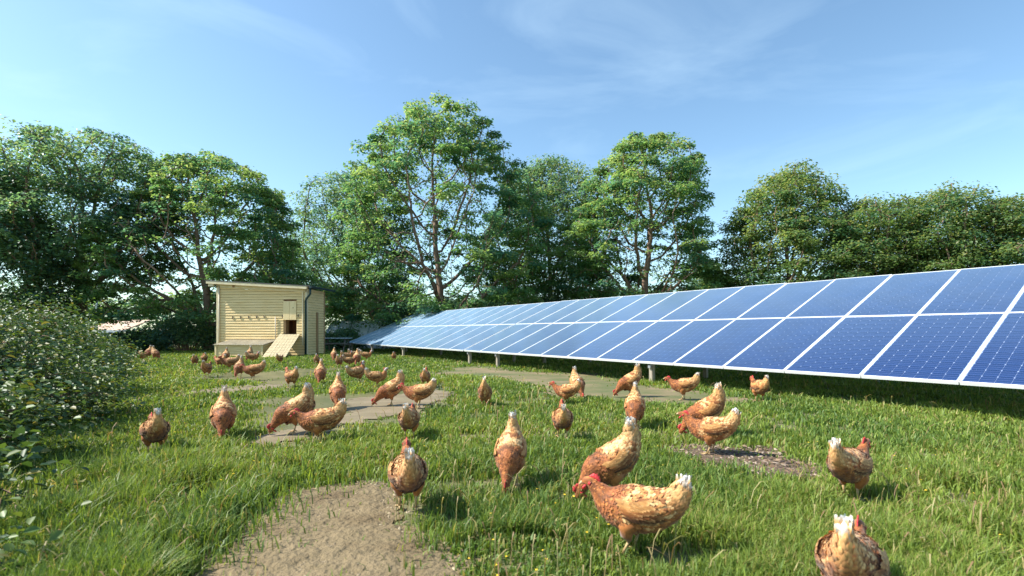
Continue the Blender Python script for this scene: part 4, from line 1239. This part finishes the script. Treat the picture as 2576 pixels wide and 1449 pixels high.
    for sgn in (1, -1):
        rows = []
        for (t0, cnt, ln, wd_, zoff, pal) in ((0.0, 10, 0.045, 0.013, 0.040, 'gold'), (0.16, 11, 0.050, 0.014, 0.024, 'gold'), (0.32, 11, 0.058, 0.014, 0.006, 'rust2'), (0.44, 11, 0.080, 0.011, -0.012, 'russet'), (0.52, 9, 0.11, 0.010, -0.030, 'brown')):
            for i in range(cnt):
                u = i / (cnt - 1)
                x = 0.085 - t0 * 0.09 - u * (0.125)
                z = 0.252 + zoff + 0.018 * u - 0.012 * math.sin(u * 3)
                rows.append((x, z, ln * r_.uniform(0.85, 1.15), wd_, pal, u, t0))
        Vw, Fw, Cw = [], [], []
        for (x, z, ln, wd_, pal, u, t0) in rows:
            def yat(xx, zz):
                i = int(np.argmin((sec0[:30, 0] - xx) ** 2 + (sec0[:30, 1] - 0.24) ** 2 * 0.2))
                dz_ = (zz - sec0[i, 1]) / sec0[i, 3]
                return sec0[i, 2] * math.sqrt(max(0.05, 1 - min(0.95, dz_ * dz_))) + 0.010 + 0.004 * (1 - t0)
            dx, dz = -ln, -0.10 * ln + r_.normal(0, 0.003)
            dl = math.hypot(dx, dz); ex, ez = -dz / dl, dx / dl
            pts = [(x, z, 0.4), (x + dx * .55, z + dz * .55, 1.0), (x + dx, z + dz, 0.45)]
            b = len(Vw)
            for j, (xx, zz, wf) in enumerate(pts):
                for s2 in (-1, 0, 1):
                    xo, zo = xx + ex * wd_ * wf * s2, zz + ez * wd_ * wf * s2
                    Vw.append((xo, sgn * (yat(xo, zo) + (0.003 if s2 == 0 else 0.0)), zo))
                    base = HC[pal] * r_.uniform(0.6, 1.3)
                    Cw.append(base * 0.75 if (j < 2 and s2 == 0) else (base * 0.9 if j < 2 else np.minimum(base * 0.68 + HC['cream'] * 0.32, 0.9)))
            for j in range(2):
                for s2 in range(2):
                    o_ = b + j * 3 + s2
                    Fw.append((o_, o_ + 1, o_ + 4, o_ + 3) if sgn > 0 else (o_ + 3, o_ + 4, o_ + 1, o_))
        wings.append(np_mesh('wing', rotv(Vw), np.array(Fw), M_feather, cols=np.array(Cw), smooth=True))

    # head furniture, in the frame of the head
    hi = m_ - 5
    hc, ht, hn = cen[hi], tan[hi], nor[hi]
    hc2, ht2, hn2 = cen[-1], tan[-1], nor[-1]

    def fr(f_, y_, u_): return tuple(hc + ht * f_ + Yh * y_ + hn * u_)
    cb = MB()
    r0 = rz[hi]
    prof = [(-0.020, r0 * 0.80, 0.004), (-0.012, r0 + 0.010, 0.004), (-0.006, r0 + 0.006, 0.004), (0.000, r0 + 0.017, 0.004), (0.006, r0 + 0.010, 0.004), (0.013, r0 + 0.018, 0.004), (0.018, r0 + 0.008, 0.004), (0.025, r0 + 0.010, 0.004), (0.032, r0 * 0.55, 0.003)]
    for (f_, u_, w_) in prof:
        cb.v += [fr(f_ * 1.2, -w_, r0 * 0.6), fr(f_ * 1.2, w_, r0 * 0.6), fr(f_ * 1.2, w_ * 0.6, u_ * 1.22), fr(f_ * 1.2, -w_ * 0.6, u_ * 1.22)]
    for i in range(len(prof) - 1):
        b = 4 * i
        for k in range(4):
            cb.f.append((b + k, b + (k + 1) % 4, b + 4 + (k + 1) % 4, b + 4 + k))
    comb = cb.mesh('comb', M_comb, smooth=True)
    wt = MB()
    for sgn in (1, -1):
        wt.tube([fr(0.020, sgn * 0.010, -r0 * 0.7), fr(0.022, sgn * 0.011, -r0 - 0.006), fr(0.020, sgn * 0.010, -r0 - 0.018), fr(0.018, sgn * 0.009, -r0 - 0.026)], [0.004, 0.008, 0.009, 0.004], 7)
        wt.tube([fr(0.012, sgn * (ry[hi] * 0.80), -0.002), fr(0.013, sgn * (ry[hi] + 0.001), -0.004)], [0.011, 0.008], 8)      # bare red cheek
    wattle = wt.mesh('wattle', M_comb, smooth=True)

    def fb(f_, y_, u_): return tuple(hc2 + ht2 * f_ + Yh * y_ + hn2 * u_)
    bk = MB().tube([fb(-0.006, 0, 0.0), fb(0.008, 0, 0.0), fb(0.020, 0, -0.004), fb(0.027, 0, -0.009)], [0.0105, 0.009, 0.0055, 0.0012], 8)
    beak = bk.mesh('beak', M_beak, smooth=True)
    eyes = []
    for sgn in (1, -1):
        e = MB().tube([fr(0.008, sgn * (ry[hi] * 0.93), 0.006), fr(0.008, sgn * (ry[hi] * 1.03), 0.006), fr(0.008, sgn * (ry[hi] * 1.06), 0.006)], [0.0048, 0.0042, 0.0015], 8)
        eyes.append(e.mesh('eye', M_eye, smooth=True))
    # legs
    thighs, legs, feet = [], [], []
    for sgn in (1, -1):
        stride = 0.022 * sgn
        th = MB().tube([(0.005, sgn * 0.052, 0.190), (0.012 + stride * .3, sgn * 0.058, 0.150), (0.008 + stride * .5, sgn * 0.055, 0.116), (-0.010 + stride * .6, sgn * 0.050, 0.086)], [0.056, 0.050, 0.032, 0.013], 10)
        me = th.mesh('thigh', M_feather, smooth=True)
        aa = me.attributes.new('Col', 'FLOAT_COLOR', 'POINT')
        cc = np.ones((len(me.vertices), 4), dtype=np.float32); cc[:, :3] = HC['rust2'] * r_.uniform(0.7, 1.2, (len(me.vertices), 1))
        aa.data.foreach_set('color', cc.ravel())
        thighs.append(me)
        hk = Vector((-0.010 + stride * .6, sgn * 0.050, 0.092)); ft = Vector((0.010 + stride, sgn * 0.050, 0.012))
        legs.append(MB().tube([hk, hk.lerp(ft, 0.5), ft], [0.0085, 0.0068, 0.008], 7).mesh('leg', M_shank, smooth=True))
        fo = MB()
        for ang, ln in ((0, 0.058), (0.55, 0.048), (-0.55, 0.048), (math.pi, 0.026)):
            dx, dy = math.cos(ang), math.sin(ang)
            fo.tube([ft, ft + Vector((dx * ln * .4, dy * ln * .4, 0.0)), ft + Vector((dx * ln * .8, dy * ln * .8, -0.006)), ft + Vector((dx * ln, dy * ln, -0.010))], [0.0075, 0.006, 0.005, 0.0015], 6)
        feet.append(fo.mesh('foot', M_shank, smooth=True))
    return dict(body=body, plum=plum, tail=tail, wings=wings, comb=comb, wattle=wattle, beak=beak, eyes=eyes, thighs=thighs, legs=legs, feet=feet)


HEN = {'walk': [build_hen_meshes('walk', 101 + i) for i in range(5)], 'peck': [build_hen_meshes('peck', 111 + i) for i in range(4)],
       'alert': [build_hen_meshes('alert', 121 + i, True) for i in range(2)]}
hen_no = 0


def hen(label, u, v, face, pose, scale=1.0, tint=1.0, pitch=0.0, headturn=0):
    """face: 0 right, 90 away, 180 left, 270 towards the camera"""
    global hen_no
    M = HEN[pose][hen_no % len(HEN[pose])]; hen_no += 1
    X, Y = gp(u, v)
    root = empty('hen', (X, Y, 0.016), math.radians(face))
    scale *= 0.88 * random.Random(hen_no * 13).uniform(0.95, 1.06)
    root.scale = (scale, scale, scale)
    root.rotation_euler[1] = math.radians(pitch)
    root.rotation_euler[2] -= math.atan2(X, Y)
    tag(root, label, 'hen', 'hens foraging in the run')
    r_ = random.Random(hen_no * 7)
    w = r_.uniform(-0.06, 0.06)
    colr = (tint * (1 + w * 0.5), tint * (1 - w * 0.2), tint * (1 - w), 1)

    def put(name, me, par=root):
        o = link(name, me, par); o.color = colr
        return o
    body = put('body', M['body'])
    pl = put('plumage', M['plum'], body); pl['kind'] = 'stuff'
    tf = put('tail_feathers', M['tail']); tf['kind'] = 'stuff'
    for k in range(2):
        put('wing', M['wings'][k]); put('eye', M['eyes'][k])
        put('thigh', M['thighs'][k])
        lg = put('leg', M['legs'][k]); put('foot', M['feet'][k], lg)
    put('comb', M['comb']); put('wattle', M['wattle']); put('beak', M['beak'])
    return root


HENS = [
    # nearest
    ('largest hen in side view, walking left with white tail tip raised, nearest on the right', 1585, 1402, 172, 'walk', 1.06, 1.0, -5),
    ('hen pecking to the left with tall fluffy tail, behind the largest hen', 1545, 1262, 205, 'peck', 1.06, 0.98, 2),
    ('hen coming head down towards the viewer with tall white tipped tail, centre foreground', 1285, 1222, 262, 'peck', 1.06, 1.0, 3),
    ('hen seen from behind standing at the edge of the bare earth', 1026, 1288, 92, 'walk', 1.0, 1.0, -2),
    ('hen seen from behind alone in the tall grass on the right', 2140, 1262, 68, 'walk', 1.02, 1.0, 0),
    ('hen cut off by the bottom edge, seen from behind at lower right', 2140, 1575, 84, 'walk', 0.98, 1.08, 6),
    ('buff hen in side view facing left beside the wood chips', 1790, 1146, 176, 'walk', 1.04, 1.05, 2),
    ('hen pecking to the left half hidden behind the buff hen', 1775, 1100, 205, 'peck', 1.08, 0.98, 0),
    # middle right
    ('hen pecking towards the viewer, raised tail, below the thick panel post', 1597, 1078, 268, 'peck', 1.08, 1.0, 0),
    ('hen seen from behind standing tall on visible legs, middle right', 1415, 1106, 92, 'walk', 0.97, 1.05, -6),
    ('hen pecking left on the dirt path left of the thick panel post', 1585, 1000, 210, 'peck', 1.1, 0.98, 0),
    ('hen in side view facing left at the left end of the dirt path', 1425, 1020, 172, 'walk', 0.92, 1.0, 2),
    ('hen with raised tail pecking right, hidden behind a hen at the dirt path', 1452, 1004, 290, 'peck', 1.1, 1.0, 0),
    ('side view hen facing left at the shade edge beside the panel post', 1720, 1008, 182, 'walk', 1.05, 0.95, 2),
    ('hen turned away at the shade edge under the solar panels, rightmost there', 1910, 1012, 118, 'walk', 1.02, 1.05, 0),
    ('round pale hen seen from behind, alone in mid lawn grass', 1220, 1026, 84, 'peck', 0.95, 1.1, 0),
    ('hen seen from behind near the start of the dirt path', 1070, 974, 84, 'walk', 0.98, 1.0, -4),
    # pond group
    ('hen in side view facing left at the right end of the muddy bank', 1052, 1030, 178, 'walk', 1.05, 1.0, 0),
    ('hen pecking left on the muddy bank with tail up', 985, 1022, 196, 'peck', 1.08, 0.95, 0),
    ('hen at the water edge with head down towards the viewer and white tail up', 850, 1030, 268, 'peck', 1.08, 0.98, 0),
    ('hen in side view facing left in grass in front of the muddy water', 803, 1120, 178, 'walk', 1.06, 0.98, 0),
    ('hen pecking left at the near side of the muddy water', 742, 1092, 198, 'peck', 1.1, 0.95, 0),
    ('hen turned away half hidden behind the hen pecking at the muddy water', 768, 1068, 96, 'walk', 1.0, 0.98, 0),
    ('hen pecking towards the viewer with raised tail, alone left of the muddy water', 562, 1104, 266, 'peck', 1.05, 0.98, 0),
    ('round hen seen from behind on the left lawn, nearest the brambles', 390, 1148, 96, 'walk', 0.98, 0.98, 6),
    ('hen seen from behind in grass in front of the muddy bank', 1030, 1108, 80, 'walk', 1.0, 1.02, -2),
    # middle left
    ('hen turned away beside the puddle', 733, 978, 112, 'walk', 1.0, 0.98, 0),
    ('hen pecking towards the viewer right of the puddle', 806, 968, 264, 'peck', 1.05, 0.95, 0),
    ('pale headed hen standing alert and facing right in the middle lawn', 950, 976, 4, 'alert', 0.98, 0.98, -2),
    ('pale headed hen with upright neck, touching the alert hen on its left', 905, 964, 38, 'alert', 1.08, 0.95, -14),
    ('hen in side view facing left at the far rim of the puddle', 636, 958, 172, 'walk', 1.1, 0.88, 0),
    ('hen pecking towards the viewer behind the hen at the far rim of the puddle', 602, 950, 250, 'peck', 1.08, 0.92, 0),
    ('dark hen turned away standing in the puddle at its left end', 520, 950, 70, 'walk', 1.0, 0.82, 0),
    ('leftmost hen of the group in front of the coop', 490, 922, 80, 'walk', 0.95, 0.9, 0),
    ('hen turned away between the leftmost coop hen and the puddle', 514, 916, 98, 'walk', 0.9, 0.95, 0),
    ('hen turned left in front of the left corner of the nest box', 553, 926, 128, 'walk', 0.95, 0.95, 0),
    ('hen in side view facing left in the middle of the group below the nest box', 578, 932, 180, 'walk', 1.05, 0.88, 0),
    ('hen with raised tail in front of the nest box front', 568, 914, 258, 'peck', 1.12, 0.92, 0),
    ('pale headed hen facing right in front of the nest box', 636, 914, 2, 'alert', 1.0, 0.92, 0),
    ('hen with raised tail right behind the pale headed hen at the nest box', 627, 908, 250, 'peck', 1.1, 0.92, 0),
    ('hen at the foot of the coop ramp', 704, 916, 62, 'walk', 0.88, 0.92, 0),
    ('hen turned away in front of the coop downpipe', 797, 921, 84, 'walk', 1.0, 0.85, 0),
    # far right of the coop
    ('hen pecking towards the viewer right of the coop', 840, 908, 266, 'peck', 1.1, 0.95, 0),
    ('hen at the left end of the cluster right of the coop', 853, 926, 76, 'walk', 0.95, 0.95, 0),
    ('dark hen in side view facing right in the cluster right of the coop', 879, 924, 8, 'walk', 0.95, 0.82, 0),
    ('pale headed hen standing upright in the cluster right of the coop', 873, 912, 30, 'alert', 0.98, 0.92, 0),
    ('hen with raised tail at the right side of the cluster beyond the coop', 898, 920, 262, 'peck', 1.15, 0.9, 0),
    ('pale headed hen at the back of the cluster right of the coop', 892, 908, 24, 'alert', 1.12, 0.9, 0),
    ('pale headed hen facing right at the right end of the far cluster', 922, 908, 2, 'alert', 0.98, 0.95, 0),
    ('lone far hen beside the panel post', 991, 908, 82, 'walk', 0.85, 0.98, 0),
    # far left in the tree shade
    ('far hen at the tip of the brambles in the tree shade', 306, 908, 70, 'walk', 0.9, 0.9, 0),
    ('far hen in side view facing right in the tree shade', 358, 909, 8, 'walk', 1.0, 0.9, 0),
    ('far hen with raised tail behind the side view hen in the tree shade', 374, 902, 240, 'peck', 1.12, 0.88, 0),
    ('far upright hen in the tree shade, nearest the coop', 391, 906, 300, 'peck', 1.12, 0.85, 0),
    ('far hen turned away half hidden at the left of the tree shade group', 346, 905, 110, 'walk', 0.85, 0.9, 0),
]
for h_ in HENS:
    hen(*h_)

# ------------------------------------------------------------------ grass
FEET = [gp(h_[1], h_[2]) for h_ in HENS]


def grass(n_try, seed):
    r_ = np.random.default_rng(seed)
    # more blades where they are near; the field goes on beyond the frame on both sides
    yy = np.exp(r_.uniform(np.log(1.2), np.log(34), n_try))
    keep_p = np.clip((yy / 2.6), 0.0, 1.0)
    half = 1.22 * yy + 0.6
    xx = r_.uniform(-1, 1, n_try) * half
    ok = r_.random(n_try) < keep_p
    # tuftiness
    tuft = fbm(xx * 2.6, yy * 2.6, 31, 3)
    fine = vnoise(xx * 9, yy * 9, 41)
    ok &= r_.random(n_try) < np.clip(0.10 + 2.6 * (tuft - 0.34) + 0.45 * fine, 0.07, 1)
    bald = np.zeros(n_try, dtype=bool)
    js = 0.05 + 0.012 * yy
    pin = np.zeros(n_try)
    for k_ in ('earth', 'pond', 'strip', 'puddle', 'path', 'chips', 'bank'):
        for q_ in range(4):
            s_ = js * (0.4 + 0.6 * q_)
            pin += 0.25 * in_patch(k_, xx + r_.normal(0, 1, n_try) * s_, yy + r_.normal(0, 1, n_try) * s_)
    pin = np.clip(pin, 0, 1)
    bald = r_.random(n_try) < pin ** 0.8
    ok &= ~bald | (r_.random(n_try) < 0.022)
    worn = in_patch('worn', xx, yy)
    ok &= ~worn | (r_.random(n_try) < 0.45)
    # below the coop
    ok &= ~((xx > -13.4) & (xx < -9.0) & (yy > 21.4) & (yy < 24.6))
    xx, yy, tuft, bald, pin = xx[ok], yy[ok], tuft[ok], bald[ok], pin[ok]
    N = len(xx)
    # clover-short area right of the bare earth
    du = CU + F * xx / yy; dv = HZ + F * H / yy
    short = ((xx - 0.05) / 0.45) ** 2 + ((yy - 2.15) / 0.38) ** 2 < 1
    lush = np.exp(-((xx + 2.6) / 1.3) ** 2 - ((yy - 2.9) / 1.6) ** 2)        # long grass by the bramble
    hgt = (0.026 + 0.092 * tuft + 0.036 * r_.random(N)) * (0.75 + 0.5 * fbm(xx * 0.7, yy * 0.7, 77))
    lush2 = np.exp(-((xx - 2.3) / 0.9) ** 2 - ((yy - 2.6) / 1.2) ** 2)
    hgt *= 1 + 0.85 * lush + 0.1 * lush2
    for q_ in range(170):              # ranker clumps the birds leave alone
        cy_ = np.exp(r_.uniform(np.log(1.8), np.log(16))); cx_ = r_.uniform(-1, 1) * 1.05 * cy_
        if min((cx_ - hx) ** 2 + (cy_ - hy) ** 2 for hx, hy in FEET) < 0.04: continue
        rr_ = r_.uniform(0.05, 0.14) * (1 + 0.05 * cy_)
        hgt *= 1 + r_.uniform(0.25, 0.7) * np.exp(-((xx - cx_) ** 2 + (yy - cy_) ** 2) / (rr_ * rr_))
    hgt = np.where(short, hgt * 0.4, hgt)
    hgt *= np.clip(1.0 - (yy - 2.5) * 0.12, 0.72, 1)
    hgt *= np.where(r_.random(N) < 0.04, 1.7, 1)
    hgt = np.where(bald, hgt * 0.5, hgt) * (1 - 0.55 * pin)
    for (hx, hy) in FEET:
        hgt *= 1 - 0.55 * np.exp(-((xx - hx) ** 2 + (yy - hy + 0.08) ** 2) / 0.016)
    hgt = np.minimum(hgt, 0.135 + 0.10 * lush + 0.03 * r_.random(N))
    wid = 0.0033 * np.clip(yy / 2.6, 1, 5.5) * r_.uniform(0.7, 1.4, N)
    wid = np.where(short, wid * 1.5, wid)
    az = r_.uniform(0, 2 * np.pi, N)
    lean = r_.uniform(0.15, 1.0, N) ** 1.3 * hgt * 0.95
    dx, dy = np.cos(az), np.sin(az)
    # blades face roughly any way
    fa = az + np.pi / 2 + r_.normal(0, 0.5, N)
    wx, wy = np.cos(fa) * wid, np.sin(fa) * wid
    V = np.zeros((N, 5, 3))
    V[:, 0] = np.stack([xx - wx, yy - wy, np.zeros(N)], 1)
    V[:, 1] = np.stack([xx + wx, yy + wy, np.zeros(N)], 1)
    mx_, my_ = xx + dx * lean * 0.32, yy + dy * lean * 0.32
    V[:, 2] = np.stack([mx_ + wx * 0.85, my_ + wy * 0.85, hgt * 0.62], 1)
    V[:, 3] = np.stack([mx_ - wx * 0.85, my_ - wy * 0.85, hgt * 0.62], 1)
    V[:, 4] = np.stack([xx + dx * lean, yy + dy * lean, hgt * (1.0 - 0.35 * (lean / (hgt + 1e-6)) ** 2)], 1)
    b_ = (np.arange(N) * 5)[:, None]
    quads = b_ + np.array([[0, 1, 2, 3]]); tris = b_ + np.array([[3, 2, 4]])
    a = fbm(xx * 0.8, yy * 0.8, 55); c_ = r_.random(N)
    green = np.array([0.180, 0.250, 0.044]); deep = np.array([0.098, 0.168, 0.036]); straw = np.array([0.32, 0.275, 0.10]); lime = np.array([0.25, 0.315, 0.050])
    t_ = np.clip((a - 0.3) * 2.2 + r_.normal(0, 0.25, N), 0, 1)[:, None]
    col = deep * (1 - t_) + green * t_
    col = np.where((c_ > 0.72)[:, None], lime * 0.6 + col * 0.4, col)
    col = np.where((c_ < 0.05 + 0.08 * (a > 0.55))[:, None], straw, col)
    col *= r_.uniform(0.8, 1.25, (N, 1))
    cols = np.repeat(col, 5, 0)
    me = np_mesh('grass', V.reshape(-1, 3), [quads, tris], M_grass, cols=cols)
    return link('grass', me)


tag(grass(900000, 4), 'bright green uneven grass covering the hen run', 'grass', kind='stuff')



# tiny yellow flowers and dry seed stems between the blades
def flowers():
    r_ = np.random.default_rng(77)
    k = 420
    y = np.exp(r_.uniform(np.log(1.8), np.log(14), k)); x = r_.uniform(-1, 1, k) * 1.05 * y
    ok = vnoise(x * 1.1, y * 1.1, 5) > 0.45
    for k_ in POLY: ok &= ~in_patch(k_, x, y)
    x, y = x[ok], y[ok]; k = len(x)
    C = np.stack([x, y, r_.uniform(0.05, 0.11, k)], 1)
    V, Fc, Cc = [], [], []
    for i in range(k):
        r0 = r_.uniform(0.004, 0.008) * (1 + 0.05 * y[i])
        b = len(V)
        V.append(C[i] + (0, 0, 0.003))
        for q in range(6):
            a = q * math.pi / 3
            V.append(C[i] + (r0 * math.cos(a), r0 * math.sin(a), r_.uniform(0, 0.004)))
        Fc += [(b, b + 1 + q, b + 1 + (q + 1) % 6) for q in range(6)]
        Cc += [(0.75, 0.50, 0.03)] * 7
    return link('wildflowers', np_mesh('wildflowers', np.array(V), np.array(Fc), M_loose, cols=np.array(Cc)))


tag(flowers(), 'tiny yellow wildflowers dotted through the lawn', 'wildflowers', kind='stuff')


def stems():
    r_ = np.random.default_rng(78)
    k = 5200
    y = np.exp(r_.uniform(np.log(1.6), np.log(20), k)); x = r_.uniform(-1, 1, k) * 1.08 * y
    ok = r_.random(k) < np.clip((fbm(x * 0.9, y * 0.9, 15) - 0.42) * 4, 0.03, 1)
    for k_ in POLY: ok &= ~in_patch(k_, x, y)
    x, y = x[ok], y[ok]; k = len(x)
    h_ = r_.uniform(0.08, 0.20, k); a = r_.uniform(0, 6.28, k); ln = h_ * r_.uniform(0.1, 0.9, k)
    w = 0.0016 * np.clip(y / 3, 1, 4)
    dx, dy = np.cos(a), np.sin(a); px_, py_ = -dy * w, dx * w
    z0 = np.zeros(k)
    V = np.stack([np.stack([x - px_, y - py_, z0], 1), np.stack([x + px_, y + py_, z0], 1),
                  np.stack([x + dx * ln * .4 + px_, y + dy * ln * .4 + py_, h_ * .75], 1), np.stack([x + dx * ln * .4 - px_, y + dy * ln * .4 - py_, h_ * .75], 1),
                  np.stack([x + dx * ln * .8 + px_ * 2, y + dy * ln * .8 + py_ * 2, h_ * .95], 1), np.stack([x + dx * ln * .8 - px_ * 2, y + dy * ln * .8 - py_ * 2, h_ * .95], 1),
                  np.stack([x + dx * ln, y + dy * ln, h_ * .93], 1)], 1)
    b = (np.arange(k) * 7)[:, None]
    pal = np.array([(0.34, 0.27, 0.12), (0.27, 0.17, 0.09), (0.40, 0.34, 0.16), (0.22, 0.22, 0.06)])
    c = pal[r_.integers(0, 4, k)]
    return link('seed_stems', np_mesh('seed_stems', V.reshape(-1, 3), [b + np.array([[0, 1, 2, 3]]), b + np.array([[3, 2, 4, 5]]), b + np.array([[5, 4, 6]])], M_grass, cols=np.repeat(c, 7, 0)))


tag(stems(), 'dry straw coloured seed stems standing in the lawn', 'seed stems', kind='stuff')
